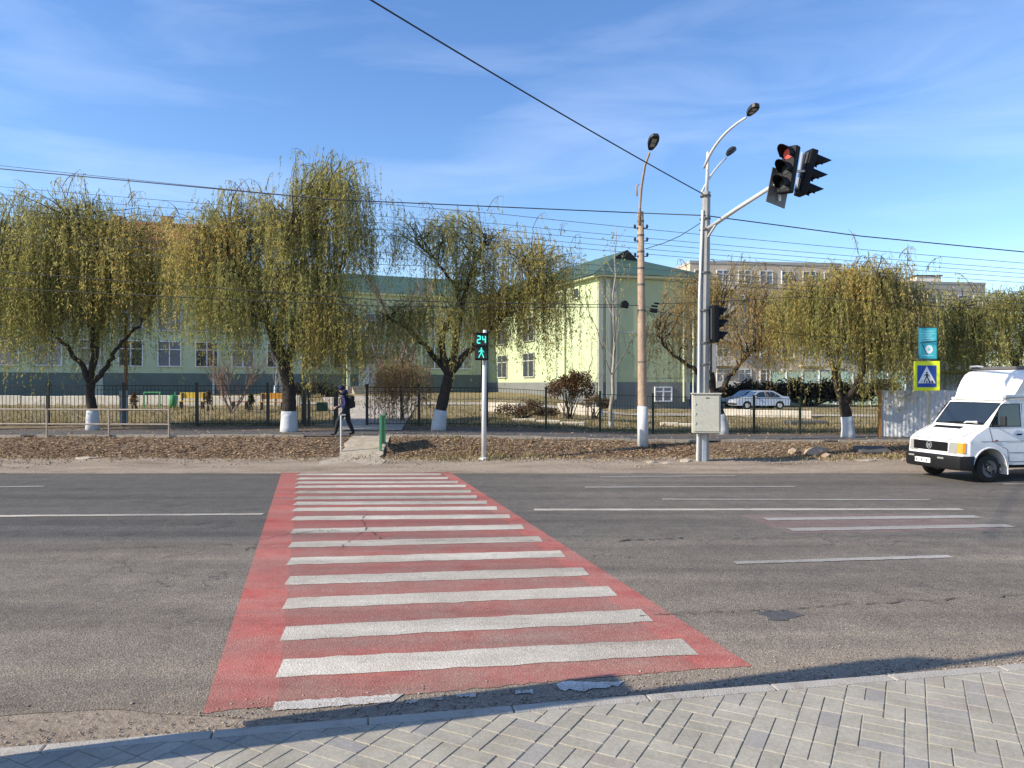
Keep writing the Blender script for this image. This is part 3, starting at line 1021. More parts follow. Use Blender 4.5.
# concrete steps and path up the bank at the crossing
b = MB()
vs = []
yy_ = [21.6, 22.4, 23.2, 23.5, 23.56, 24.2, 24.26, 24.9, 25.3]
for k_, y in enumerate(yy_):
    zz_ = max(ground_z(-4.7, y), ground_z(-4.7, y) if k_ not in (4, 6) else ground_z(-4.7, y) + 0.05) + 0.035
    w_ = 0.66 + 0.05 * math.sin(k_ * 2.3) + (0.25 if y < 22.5 else 0)
    vs += [(-4.72 - w_, y, zz_), (-4.72 + w_, y, zz_), (-4.72 - w_, y, zz_ - 0.16), (-4.72 + w_, y, zz_ - 0.16)]
for k_ in range(len(yy_) - 1):
    a_, c_ = 4 * k_, 4 * k_ + 4
    b.add([vs[a_], vs[a_ + 1], vs[c_ + 1], vs[c_], vs[a_ + 2], vs[a_ + 3], vs[c_ + 3], vs[c_ + 2]], [(0, 1, 2, 3), (0, 3, 7, 4), (1, 5, 6, 2)])
tag(b.build("crossing_path", M['concrete']), "worn concrete ramp up the bank to the sidewalk", kind='structure')
b = MB()
yp = [28.25, 30, 32, 35, 40, 46, 54, 62]
vs = []
for y in yp:
    cx = -0.187 * y
    w = 1.1 + (y - 28) * 0.09
    vs += [(cx - w, y, ground_z(cx - w, y) + 0.05), (cx + w, y, ground_z(cx + w, y) + 0.05)]
b.add(vs, [(2 * i, 2 * i + 2, 2 * i + 3, 2 * i + 1) for i in range(len(yp) - 1)])
tag(b.build("yard_path", M['path']), "pale path from the gate to the school", kind='structure')
b = MB()
vs = []
yp = [40, 46, 52]
for i in range(40):
    x = -26 + i * 1.6
    vs += [(x, 47 - 0.12 * x, ground_z(x, 47) + 0.05), (x, 50 - 0.12 * x, ground_z(x, 50) + 0.06)]
b.add(vs, [(2 * i, 2 * i + 2, 2 * i + 3, 2 * i + 1) for i in range(39)])
tag(b.build("yard_lane", M['path']), "pale lane across the school yard", kind='structure')
# ------------------------------------------------------------------ buildings
def frame_mesh():
    if 'win_frame' in bpy.data.meshes:
        return bpy.data.meshes['win_frame'], bpy.data.meshes['win_pane']
    return None

def make_window_meshes(key, w, h, fm, pm, cross=True):
    b = MB()
    t = 0.09
    b.span((-w / 2 - t, -0.10, -h / 2 - t), (-w / 2, 0.02, h / 2 + t))
    b.span((w / 2, -0.10, -h / 2 - t), (w / 2 + t, 0.02, h / 2 + t))
    b.span((-w / 2, -0.10, h / 2), (w / 2, 0.02, h / 2 + t))
    b.span((-w / 2, -0.14, -h / 2 - t), (w / 2, 0.02, -h / 2))
    if cross:
        b.span((-0.05, -0.095, -h / 2), (0.05, 0.015, h / 2))
        b.span((-w / 2, -0.09, h * 0.17), (-0.05, 0.01, h * 0.17 + 0.08))
        b.span((0.05, -0.09, h * 0.17), (w / 2, 0.01, h * 0.17 + 0.08))
    f = b.build("window", fm)
    p = MB().span((-w / 2, -0.04, -h / 2), (w / 2, 0.0, h / 2)).build("pane", pm)
    fm_, pm_ = f.data, p.data
    bpy.data.objects.remove(f)
    bpy.data.objects.remove(p)
    return fm_, pm_

WIN = {}
def put_window(parent, key, loc, rz):
    fm_, pm_ = WIN[key]
    f = bpy.data.objects.new("window", fm_)
    COL.objects.link(f)
    f.parent = parent
    f.location = loc
    f.rotation_euler = (0, 0, rz)
    p = bpy.data.objects.new("pane", pm_)
    COL.objects.link(p)
    p.parent = f
    return f

WIN['school'] = make_window_meshes('school', 1.75, 2.1, M['frame_white'], M['pane'])
WIN['school_curtain'] = make_window_meshes('school', 1.75, 2.1, M['frame_white'], M['pane_pale'])
WIN['wing'] = make_window_meshes('wing', 2.2, 2.1, M['wall_grey'], M['pane'])
WIN['attic'] = make_window_meshes('attic', 0.75, 0.75, M['trim_pale'], M['pane'], False)
WIN['block'] = make_window_meshes('block', 1.5, 1.5, M['frame_white'], M['pane'])
WIN['block_curtain'] = make_window_meshes('block', 1.5, 1.5, M['frame_white'], M['pane_pale'])
WIN['basement'] = make_window_meshes('basement', 1.3, 1.0, M['frame_white'], M['pane_pale'])

# every building stands on an Empty at its front left corner: local x runs along the facade, local y back into the building
def wall_shell(b, x0, x1, y0, y1, z0, z1):
    b.span((x0, y0, z0), (x1, y1, z1))

# --- long wing of the school, partly in shade
fdir = Vector((0.915, 0.403, 0)).normalized()
frz = math.atan2(fdir.y, fdir.x)
A = Vector((-3.2, 78.0, 0)) - fdir * 62.0
school = thing("school_building", "long pale green school with dark green plinth and green metal roof, behind the left willows", "building", (A.x, A.y, 0), frz)
b = MB()
wall_shell(b, 0, 62, 0, 14, 3.35, 11.1)
b.build("wall", M['wall_green'], school)
b = MB()
wall_shell(b, -0.06, 62.0, -0.06, 14.06, 0.0, 3.35)
b.build("plinth", M['plinth'], school)
b = MB()
b.span((-0.5, -0.55, 11.1), (62.4, 14.5, 11.3))
b.build("eaves", M['trim_pale'], school)
b = MB()
b.add([(-0.7, -0.75, 11.3), (62.6, -0.75, 11.3), (62.6, 14.7, 11.3), (-0.7, 14.7, 11.3), (5, 7, 14.1), (62.6, 7, 14.1)],
      [(0, 1, 5, 4), (2, 3, 4, 5), (3, 0, 4), (1, 2, 5), (0, 3, 2, 1)])
b.build("roof", M['roof_green'], school)
for i in range(20):
    x = 2.0 + i * 3.05
    for zc in (5.05, 8.2):
        put_window(school, 'school' if random.random() < 0.55 else 'school_curtain', (x, -0.02, zc), 0)
for xp in (14.7, 26.9, 42.2):
    MB().span((xp - 0.45, -0.12, 1.0), (xp + 0.45, 0.0, 11.1)).build("pilaster", M['wall_grey'], school)
for xp in (8.6, 36.1):
    MB().rod((xp, -0.15, 1.0), (xp, -0.15, 11.0), 0.09, n=6).build("downpipe", M['white_steel'], school)
# entrance porch with canopy, at the head of the path
b = MB()
b.span((47.5, -3.2, 1.2), (52.5, -0.08, 2.2))
for i in range(4):
    b.span((47.9, -3.2 - 0.4 * (4 - i), 1.2), (52.1, -3.2 - 0.4 * (3 - i), 1.2 + 0.22 * (i + 0.9)))
b.build("entrance_steps", M['concrete'], school)
MB().span((47.4, -2.8, 5.0), (52.6, -0.07, 5.35)).build("canopy", M['plinth_grey'], school)
for sx_ in (47.7, 52.3):
    MB().span((sx_ - 0.15, -2.7, 2.2), (sx_ + 0.15, -2.4, 5.0)).build("column", M['trim_pale'], school)
dr = MB().span((49.2, -0.14, 2.2), (50.9, -0.065, 4.4)).build("door", M['frame_white'], school)

M['wall_front'] = mat("shaded_front_render", (0.42, 0.465, 0.275), 0.9, var=0.10, scale=0.4, dirt=(0.40, 0.40, 0.23), dirt_amt=0.5)  # duller copy of the wing wall; the front's shade put into the colour
# --- sunlit wing with the hipped green roof, nearer
C0 = Vector((6.6, 58.0, 0))
wdir = Vector((-0.404, 0.915, 0)).normalized()        # along the sunlit long wall, away from the camera
LW = 27.5
gd = 9.0                                               # width of the shaded gable front
wing = thing("school_wing", "lime green school wing with hipped green roof, behind the brown lamp pole", "building", (C0.x, C0.y, 0), math.atan2(0.404, 0.915))
# local x: along the gable front to the right; local y: back along the sunlit wall
zb, ze = 2.55, 10.65
FA = -R(11.8)                                          # the front is skewed a little towards the street
fgd = 8.9
fx, fy = fgd * math.cos(FA), fgd * math.sin(FA)
def flatprism(pts, z0, z1):
    b = MB()
    b.prism(pts, z1 - z0, Matrix.Translation((0, 0, z0)))
    return b
flatprism([(0, 0), (fx, fy), (fx, LW), (0, LW)], zb, ze).build("wall", M['wall_lime'], wing)
flatprism([(-0.06, -0.06), (fx + 0.06, fy - 0.06), (fx + 0.06, LW), (-0.06, LW)], 0, zb).build("plinth", M['plinth_grey'], wing)
def front(b, name, m):
    o_ = b.build(name, m, wing)
    o_.rotation_euler = (0, 0, FA)
    return o_
front(MB().span((0, -0.055, zb + 0.002), (fgd, -0.001, ze)), "front_wall", M['wall_front'])
front(MB().span((1.75, -0.075, 2.9), (6.8, -0.056, 9.9)), "render_panel", M['wall_front'])
for x0, x1 in ((0.05, 0.40), (0.66, 1.0), (1.24, 1.52), (7.35, 7.6), (8.15, 8.5)):
    front(MB().span((x0, -0.20, 1.2), (x1, -0.0565, ze - 0.1)), "pilaster", M['wall_grey'])
front(MB().span((1.75, -0.12, 6.35), (6.8, -0.0765, 6.5)), "string_course", M['wall_grey'])
for x0 in (7.1, 7.9):
    front(MB().rod((x0, -0.17, 1.0), (x0, -0.17, ze - 0.1), 0.07, n=6), "downpipe", M['trim_pale'])
MB().rod((-0.14, 5.2, 2.4), (-0.14, 5.2, ze - 0.1), 0.09, n=6).build("downpipe", M['trim_pale'], wing)
flatprism([(-0.55, -0.5), (fx + 0.55, fy - 0.62), (fx + 0.55, LW), (-0.55, LW)], ze, ze + 0.16).build("eaves", M['trim_pale'], wing)
hz = ze + 0.16
rz_ = 13.55
b = MB()
e0, e1 = -0.75, gd + 0.75
mx_ = gd / 2
# half-hip: the hip rises to a small gablet below the ridge
b.add([(e0, -0.68, hz), (e1, fy - 0.85, hz), (e1, LW, hz), (e0, LW, hz), (mx_ - 1.25, 3.05, rz_ - 0.72), (mx_ + 1.25, 3.05, rz_ - 0.72),
       (mx_, 2.75, rz_), (mx_, LW, rz_)],
      [(0, 1, 5, 4), (1, 2, 7, 6, 5), (3, 0, 4, 6, 7), (2, 3, 7), (0, 3, 2, 1)])
b.build("roof", M['roof_green'], wing)
b = MB()
b.add([(mx_ - 1.2, 3.0, rz_ - 0.72), (mx_ + 1.2, 3.0, rz_ - 0.72), (mx_, 2.85, rz_ - 0.06), (mx_ - 1.2, 3.2, rz_ - 0.72), (mx_ + 1.2, 3.2, rz_ - 0.72), (mx_, 3.2, rz_ - 0.06)],
      [(0, 1, 2), (3, 5, 4), (0, 3, 4, 1), (1, 4, 5, 2), (2, 5, 3, 0)])
b.build("gablet", M['sign_black'], wing)
for k in range(6):
    y = 3.2 + k * 3.3
    put_window(wing, 'attic', (-0.02, y, 9.75), -math.pi / 2)
for y in (12.4, 18.6, 24.6):
    for zc in (4.15, 7.45):
        put_window(wing, 'wing', (-0.02, y, zc), -math.pi / 2)
put_window(wing, 'basement', (5.4 * math.cos(FA) + 0.08 * math.sin(FA), 5.4 * math.sin(FA) - 0.08 * math.cos(FA), 1.6), FA)
front(MB().span((7.62, -0.14, 0.2), (8.12, -0.065, 2.3)), "door", M['door_blue'])

# --- red roofed house behind the left willows
L0 = P(40, 384, 112)
hs = thing("apartment_house", "ochre apartment house under a red tiled roof, showing above the left willows", "building", (L0.x, L0.y, 0), R(4))
MB().span((0, 0, 1), (24, 14, 22.2)).build("wall", M['brick'], hs)
b = MB()
b.add([(-0.8, -0.8, 22.2), (24.8, -0.8, 22.2), (24.8, 14.8, 22.2), (-0.8, 14.8, 22.2), (3, 7, 28.6), (21, 7, 28.0)],
      [(0, 1, 5, 4), (2, 3, 4, 5), (3, 0, 4), (1, 2, 5), (0, 3, 2, 1)])
rf = b.build("roof", M['roof_red'], hs)
for cx_, cw in ((15.5, 1.6), (8.0, 1.2)):
    MB().span((cx_, 5.2, 26.4), (cx_ + cw, 6.4, 28.9)).build("chimney", M['brick'], rf)
for i in range(7):
    for z in (8.5, 12, 15.5, 19.5):
        put_window(hs, 'block', (2.0 + i * 3.3, -0.02, z), 0)

# --- panel blocks behind the right willows
def panel_block(px0, d0, length, rz, ztop, z0, label, cols, floors, fh, wallm):
    o = P(px0, 384, d0)
    t = thing("apartment_block", label, "building", (o.x, o.y, 0), rz)
    MB().span((0, 0, z0), (length, 12, ztop)).build("wall", wallm, t)
    MB().span((-0.06, -0.06, ztop), (length + 0.06, 12.06, ztop + 0.35)).build("roof", M['block_grey'], t)
    step = length / cols
    for c in range(cols):
        x = (c + 0.5) * step
        if c % 4 == 1:
            for f in range(floors):
                b_ = MB()
                z = z0 + 1.2 + f * fh
                b_.span((x - step * 0.45, -1.1, z - 0.15), (x + step * 0.45, -0.003, z))
                b_.span((x - step * 0.45, -1.1, z), (x + step * 0.45, -1.03, z + 1.05))
                b_.build("balcony", M['block_pale'], t)
        for f in range(floors):
            put_window(t, 'block' if random.random() < 0.6 else 'block_curtain', (x, -0.02, z0 + 2.9 + f * fh), 0)
    return t
panel_block(690, 92, 19.5, R(6), 17.2, 0.5, "beige five storey panel block with balconies, standing right behind the school wing", 7, 5, 3.05, M['block_beige'])
panel_block(806, 112, 8.5, R(3), 19.0, 0.5, "narrow pale stair end of the panel blocks, seen between two right willows", 3, 5, 3.2, M['block_pale'])
panel_block(862, 118, 21.5, R(8), 18.4, 0.5, "grey beige panel block with flat roof, behind the teal notice board", 8, 5, 3.1, M['block_grey'])

# roof box on the last block
o = P(934, 283, 121)
tr = thing("roof_plant_room", "small pale plant room on the flat roof of the grey beige block", "roof hut", (o.x, 124, 18.95))
MB().bevbox((0, 0, 0.55), (4.0, 3.0, 1.1), 0.03, 1).build("wall", M['block_pale'], tr)
MB().span((-2.2, -1.7, 1.1), (2.2, 1.7, 1.25)).build("roof", M['roof_dark'], tr)

# pale teal wall and dark hedge far right of the yard
a = P(770, 384, 74)
c = P(905, 384, 70)
tw = thing("garden_wall", "pale teal panel wall at the back of the yard, behind the right willow", "wall", (a.x, a.y, 0.4), math.atan2(c.y - a.y, c.x - a.x))
ln = (c - a).to_2d().length
MB().span((0, 0, 0), (ln, 0.15, 3.2)).build("panel", M['teal_wall'], tw)
for i in range(9):
    x = i * ln / 8
    MB().span((x - 0.08, -0.08, 0), (x + 0.08, -0.002, 3.35)).build("post", M['frame_white'], tw)

# ------------------------------------------------------------------ plants
def bez(p0, p1, p2, n):
    return [(1 - t) ** 2 * p0 + 2 * t * (1 - t) * p1 + t * t * p2 for t in [i / (n - 1) for i in range(n)]]

def leaf_quads(P0, D, L, Wd, seed=None):
    """pointed leaves from P0 along D (n,3)"""
    n = len(P0)
    rnd = RNG.normal(0, 1, (n, 3))
    S = np.cross(D, rnd)
    S /= (np.linalg.norm(S, axis=1, keepdims=True) + 1e-9)
    mid = P0 + D * (L * 0.45)[:, None]
    v = np.stack([P0, mid + S * (Wd / 2)[:, None], P0 + D * L[:, None], mid - S * (Wd / 2)[:, None]], 1)
    return v.reshape(-1, 3)

def strand_tubes(paths, r0, r1):
    """thin three sided twigs from an array (m, k, 3)"""
    m, k, _ = paths.shape
    ang = np.array([0, 2.094, 4.189])
    rr = np.linspace(r0, r1, k)
    ring = np.stack([np.cos(ang), np.sin(ang), np.zeros(3)], 1)
    v = paths[:, :, None, :] + ring[None, None] * rr[None, :, None, None]
    v = v.reshape(-1, 3)
    f = []
    base = np.arange(m) * k * 3
    for i in range(k - 1):
        for j in range(3):
            a_ = i * 3 + j
            b_ = i * 3 + (j + 1) % 3
            f.append(np.stack([base + a_, base + b_, base + b_ + 3, base + a_ + 3], 1))
    return v, np.concatenate(f)

def willow(label, base, trunk, limbs, lobes, leafm, lime=0.78, trunk_r=0.24, leaf_step=0.072, leaf_l=0.122, group=None, tintbase=0.35, twigm=None, barkm=None, name="willow_tree", cat="tree", lpx=1.0):
    """base (px, py, d); trunk: list of (px, py, dd) ending at the fork; limbs: lists of (px, py, dd) from the fork;
    lobes: (px, py, rx, ry, bottom_py, strands, dd) in measured units at the depth of the base"""
    bx, by, d = base
    o = P(bx, by, d)
    o.z = ground_z(o.x, o.y)
    t = thing(name, label, cat, o, 0, group)
    W3 = lambda q: P(q[0], q[1], d + (q[2] if len(q) > 2 else 0)) - o
    tr_pts = [Vector((0, 0, -0.15))] + [W3(q) for q in trunk]
    rad = [trunk_r * 1.25] + [trunk_r * (1.0 - 0.22 * i / len(trunk)) for i in range(len(trunk))]
    # smooth the trunk a little
    def resample(pts, k):
        out = []
        for i in range(len(pts) - 1):
            p0 = pts[max(i - 1, 0)]
            p1, p2 = pts[i], pts[i + 1]
            p3 = pts[min(i + 2, len(pts) - 1)]
            for s in range(k):
                u = s / k
                out.append(0.5 * ((2 * p1) + (-p0 + p2) * u + (2 * p0 - 5 * p1 + 4 * p2 - p3) * u * u + (-p0 + 3 * p1 - 3 * p2 + p3) * u ** 3))
        out.append(pts[-1])
        return out
    def radii(r, k):
        out = []
        for i in range(len(r) - 1):
            out += [r[i] + (r[i + 1] - r[i]) * s / k for s in range(k)]
        return out + [r[-1]]
    tb = MB()
    tp, trr = resample(tr_pts, 5), radii(rad, 5)
    trr = [x * random.uniform(0.94, 1.06) for x in trr]
    tb.tube(tp, trr, 12)
    ends = []
    for lm in limbs:
        pts = [tr_pts[-1]] + [W3(q) for q in lm]
        lr = [trunk_r * 0.68 * (1 - 0.82 * (i / (len(pts) - 1)) ** 0.8) for i in range(len(pts))]
        lp = resample(pts, 5)
        lp = [p + Vector((random.gauss(0, 0.03), random.gauss(0, 0.05), random.gauss(0, 0.03))) for p in lp]
        lp[0] = pts[0]
        tb.tube(lp, radii(lr, 5), 8)
        ends += lp[4:]
    # secondary branches into the lobes, strands hanging from them
    sc = d / FPX
    P0s, lens, outs, tints = [], [], [], []
    for (lx, ly, rx_, ry, bot, ns, dd) in lobes:
        ns = int(ns * 1.5)
        c = P(lx, ly, d + dd) - o
        RX, RZ = rx_ * sc * 1.18, ry * sc * 1.08
        RY = max(RX * 0.85, 0.8)
        zb_ = (P(lx, bot, d + dd) - o).z
        start = min(ends, key=lambda e: (e - c + Vector((0, 0, 0.5 * RZ))).length) if ends else tr_pts[-1]
        nb = max(8, int(ns / 11))
        near_ = sorted(ends, key=lambda e: (e - c + Vector((0, 0, 0.5 * RZ))).length)[:7] if ends else [tr_pts[-1]]
        lobetint = random.uniform(-0.30, 0.22) if random.random() < 0.85 else random.uniform(0.3, 0.5)
        for _ in range(nb):
            az = random.uniform(0, 2 * math.pi)
            el = math.asin(random.uniform(-0.25, 1.0))
            q = random.uniform(0.5, 1.0) if random.random() < 0.8 else random.uniform(1.0, 1.28)
            tip = c + Vector((RX * math.cos(az) * math.cos(el) * q, RY * math.sin(az) * math.cos(el) * q, RZ * math.sin(el) * q))
            start = random.choice(near_)
            ctrl = start.lerp(tip, 0.55) + Vector((0, 0, 0.55 * RZ * random.uniform(0.2, 1.0)))
            br = bez(start, ctrl, tip, 8)
            br = [p + Vector((random.gauss(0, 0.04), random.gauss(0, 0.04), random.gauss(0, 0.03))) for p in br]
            br[0] = start
            tb.tube(br, [0.030, 0.027, 0.024, 0.020, 0.016, 0.012, 0.009, 0.005], 4)
            btint = lobetint + random.uniform(-0.2, 0.2)
            k = max(1, int(ns / nb))
            for _s in range(k):
                u = random.uniform(0.45, 1.0) ** 0.7
                i = min(6, int(u * 7))
                p = br[i].lerp(br[i + 1], u * 7 - i)
                p = p + Vector((random.gauss(0, 0.27), random.gauss(0, 0.27), random.gauss(0, 0.10)))
                zmin = zb_ + random.gauss(0.15, 0.55)
                # the skirt is uneven: many strands stop well short
                fall = max(0.35, (p.z - zmin)) * min(1.0, random.betavariate(2.0, 0.95))
                fall = min(fall, random.uniform(1.4, 5.2))
                P0s.append(p)
                lens.append(max(0.45, fall))
                h = Vector((p.x - c.x, p.y - c.y, 0))
                h = (h.normalized() if h.length > 0.05 else Vector((1, 0, 0)))
                h = h + Vector((random.gauss(0, 0.6), random.gauss(0, 0.6), 0))
                outs.append(h * random.uniform(0.05, 0.38))
                tints.append(tintbase + btint + random.gauss(0, 0.08))
        # thin shoots standing out of the top, nearly leafless
        for _ in range(max(3, int(RX * 2.2))):
            az = random.uniform(0, 2 * math.pi)
            s0 = c + Vector((RX * 0.6 * math.cos(az), RY * 0.6 * math.sin(az), RZ * random.uniform(0.5, 0.9)))
            ln = random.uniform(0.4, 1.3)
            e0 = s0 + Vector((math.cos(az) * ln * 0.45, math.sin(az) * ln * 0.45, ln * random.uniform(0.45, 0.9)))
            sh = bez(s0, s0.lerp(e0, 0.5) + Vector((0, 0, ln * 0.25)), e0 + Vector((math.cos(az) * 0.15, 0, -0.12)), 7)
            tb.tube(sh, [0.014, 0.012, 0.011, 0.009, 0.008, 0.006, 0.004], 4)
            for i in range(1, 7):
                if random.random() < 0.75:
                    P0s.append(sh[i])
                    lens.append(random.uniform(0.3, 1.0))
                    outs.append(Vector((random.gauss(0, 0.1), random.gauss(0, 0.1), 0)))
                    tints.append(tintbase + 0.15 + btint * 0.5 + random.gauss(0, 0.1))
    trunk_ob = tb.build("trunk", [barkm or M['bark']], t, smooth_=True)
    if lime > 0:
        lb = MB()
        zs = [-0.1, lime * 0.25, lime * 0.5, lime * 0.75, lime]
        pth, rr_ = [], []
        for z in zs:
            # follow the trunk
            j = 0
            while j < len(tp) - 2 and tp[j + 1].z < z:
                j += 1
            a_, c_ = tp[j], tp[j + 1]
            u = max(0, min(1, (z - a_.z) / max(1e-4, c_.z - a_.z)))
            pth.append(a_.lerp(c_, u))
            rr_.append((trr[j] + (trr[j + 1] - trr[j]) * u) * 1.05 + 0.012)
        lb.tube(pth, rr_, 14)
        lb.build("limewash_band", M['limewash'], t, smooth_=True)
    if not P0s:
        return t
    m = len(P0s)
    P0 = np.array([tuple(p) for p in P0s])
    Ls = np.array(lens)
    Od = np.array([tuple(p) for p in outs])
    tn = np.clip(np.array(tints), 0, 1)
    K = 9
    u = np.linspace(0, 1, K)
    # start with a small rise and outward swing, then hang
    paths = np.zeros((m, K, 3))
    swing = RNG.normal(0, 0.05, (m, 3))
    for i, ui in enumerate(u):
        paths[:, i, :2] = P0[:, :2] + Od[:, :2] * (1 - (1 - ui) ** 2.2) + swing[:, :2] * math.sin(ui * 5)
        paths[:, i, 2] = P0[:, 2] + 0.18 * np.sin(min(1, ui * 3) * math.pi) * np.minimum(1, Ls) * 0.5 - Ls * ui ** 1.25
    v, f = strand_tubes(paths, 0.0045, 0.002)
    crown = thing_part = np_mesh("crown", v, f, twigm or M['twig'], parent=t)
    # leaves along every strand
    cnt = np.maximum(5, (Ls / leaf_step).astype(int))
    idx = np.repeat(np.arange(m), cnt)
    n = len(idx)
    uu = RNG.uniform(0.02, 1.0, n)
    fi = uu * (K - 1)
    i0 = np.minimum(K - 2, fi.astype(int))
    w = (fi - i0)[:, None]
    pos = paths[idx, i0] * (1 - w) + paths[idx, i0 + 1] * w
    pos = pos + RNG.normal(0, 0.018, (n, 3))
    D = np.stack([RNG.normal(0, 0.55, n), RNG.normal(0, 0.55, n), -np.abs(RNG.normal(0.9, 0.3, n))], 1)
    D /= np.linalg.norm(D, axis=1, keepdims=True)
    L = leaf_l * RNG.uniform(0.6, 1.35, n)
    Wd = L * RNG.uniform(0.17, 0.29, n)
    lv = leaf_quads(pos, D, L, Wd)
    lt = np.repeat(np.clip(tn[idx] + RNG.normal(0, 0.05, n), 0, 1), 4)
    lf = np.arange(4 * n).reshape(-1, 4)
    np_mesh("foliage", lv, lf, leafm, parent=crown, tint=lt)
    return t

willow("leftmost willow, its trunk beyond the handrail, crown hanging low at the picture's left edge", (-62, 430, 28.5),
       [(-60, 395), (-56, 372)], [[(-40, 330), (-15, 280), (5, 240)], [(-80, 320), (-100, 270)], [(-50, 300), (-45, 240)]],
       [(-5, 235, 52, 42, 372, 300, 0), (-70, 240, 60, 45, 350, 170, 0), (18, 275, 26, 28, 382, 150, -1)], M['willow'], tintbase=0.36)
willow("willow with a whitewashed trunk forking low, just behind the metal handrail", (92, 427, 28.8),
       [(92.5, 412), (90, 394), (91, 383)],
       [[(80, 362), (63, 343), (48, 327), (30, 300, -0.6)], [(103, 372), (112, 358), (126, 338), (146, 318, 0.5), (152, 300, 0.6)], [(93, 345), (88, 300), (84, 255), (86, 215)], [(98, 335, 1.0), (120, 280, 1.2), (130, 240, 1.2)]],
       [(45, 228, 46, 34, 372, 330, -0.8), (92, 222, 50, 32, 350, 260, 0.6), (140, 240, 36, 34, 345, 280, 0), (70, 282, 52, 34, 378, 280, 1.2), (122, 290, 40, 30, 372, 220, 1.0), (25, 270, 30, 26, 368, 170, -0.5), (45, 200, 24, 18, 290, 60, 0.5), (163, 275, 22, 24, 338, 110, 0.8), (100, 255, 40, 26, 330, 150, -1.0), (8, 310, 22, 26, 375, 120, 0.4)],
       M['willow'], tintbase=0.40, trunk_r=0.19)
willow("tallest willow, leaning whitewashed trunk left of the gate", (289, 431, 27.6),
       [(289, 412), (289, 388), (284, 366)],
       [[(274, 336), (262, 310), (245, 275), (228, 240)], [(280, 325, 0.8), (295, 280, 0.8), (310, 235, 0.8), (330, 185, 0.5)], [(268, 322, -0.5), (275, 285, -1.0), (290, 225, -1.0)], [(300, 330, 0.5), (330, 295, 0.5), (345, 260, 0.5)]],
       [(205, 232, 36, 30, 345, 270, -0.3), (238, 222, 36, 32, 340, 260, 0.8), (282, 226, 36, 32, 330, 260, 0), (332, 186, 36, 34, 330, 360, 0), (345, 235, 24, 34, 300, 140, 0.5), (305, 280, 36, 34, 375, 250, -0.6), (344, 325, 30, 28, 378, 260, -0.4), (230, 285, 34, 30, 358, 260, -0.8), (260, 205, 22, 14, 270, 70, 0), (312, 318, 24, 26, 372, 170, 0.6), (188, 270, 24, 28, 350, 170, 0.4), (345, 350, 26, 16, 388, 130, 0.3), (222, 320, 26, 22, 362, 130, -0.3)],
       M['willow'], tintbase=0.37, trunk_r=0.25)
willow("sparse willow with a whitewashed base, directly left of the countdown signal", (438, 432, 28.6),
       [(440, 415), (444, 396), (449, 376)],
       [[(441, 345), (449, 320), (460, 300), (452, 282), (436, 262), (415, 240)], [(462, 358), (478, 342), (500, 322), (520, 300), (532, 270)], [(430, 350, 0.6), (408, 330, 0.6), (385, 318, 0.6)], [(463, 300, 0.4), (476, 262, 0.4), (486, 236, 0.4)]],
       [(420, 232, 36, 22, 290, 150, 0), (462, 226, 40, 20, 310, 150, 0.5), (515, 248, 34, 24, 350, 200, 0.4), (480, 275, 30, 22, 345, 110, 0.8), (556, 258, 26, 22, 330, 150, 0), (400, 318, 32, 22, 372, 210, 0), (445, 312, 36, 24, 366, 170, -0.6), (500, 302, 32, 26, 366, 200, 0.6), (535, 300, 30, 24, 362, 130, -0.4), (565, 300, 18, 26, 376, 70, 0.2)],
       M['willow'], tintbase=0.42, trunk_r=0.23)
willow("russet willow with spreading low limbs, right behind the grey traffic pole", (722, 437, 29.5),
       [(722, 424), (718, 408), (716, 396)],
       [[(706, 380), (684, 362), (664, 345), (655, 325)], [(728, 380), (742, 362), (762, 346), (784, 332)], [(712, 365, 0.6), (716, 330, 0.6), (722, 295, 0.6)]],
       [(735, 284, 40, 24, 368, 150, 0), (700, 286, 28, 22, 365, 90, 0.5), (676, 305, 18, 18, 372, 40, -0.4), (795, 300, 22, 22, 378, 80, 0.2), (772, 290, 30, 24, 372, 120, 0), (668, 335, 24, 20, 385, 60, 0), (745, 330, 36, 22, 385, 100, -0.5), (785, 325, 26, 20, 380, 80, 0.5)],
       M['willow_brown'], tintbase=0.42, trunk_r=0.2)
willow("round green willow on a forked trunk, left of the yellow crossing sign", (848, 444, 27.0),
       [(848, 430), (846, 412), (843, 404)],
       [[(835, 382), (832, 358), (822, 330), (806, 305)], [(854, 392), (864, 374), (868, 355), (884, 328), (900, 305)], [(838, 370, 0.5), (846, 330, 0.5), (856, 295, 0.5)], [(862, 375, -0.6), (872, 330, -0.6), (875, 290, -0.6)]],
       [(838, 284, 36, 22, 362, 240, 0), (872, 276, 36, 22, 372, 260, 0.4), (906, 286, 26, 22, 388, 200, 0), (808, 298, 28, 22, 365, 180, 0.3), (884, 322, 30, 24, 408, 260, -0.4), (844, 318, 30, 20, 352, 120, 0.6), (796, 330, 18, 18, 385, 70, 0), (825, 300, 30, 24, 370, 130, -0.5), (915, 320, 20, 20, 396, 90, 0.2)],
       M['willow'], tintbase=0.40, trunk_r=0.2)
willow("willow behind the white van, crown reaching the right edge of the picture", (1030, 446, 28.0),
       [(1030, 420), (1024, 385), (1016, 364)],
       [[(1000, 350), (985, 341), (972, 326), (962, 305)], [(1024, 335), (1030, 300)], [(1005, 330, 0.5), (998, 300, 0.5)]],
       [(962, 310, 28, 20, 388, 230, 0), (995, 306, 28, 20, 386, 210, 0.4), (1028, 300, 30, 20, 376, 200, 0), (950, 335, 20, 16, 392, 110, 0.5), (975, 345, 26, 16, 390, 110, -0.5)],
       M['willow'], tintbase=0.34, trunk_r=0.22)

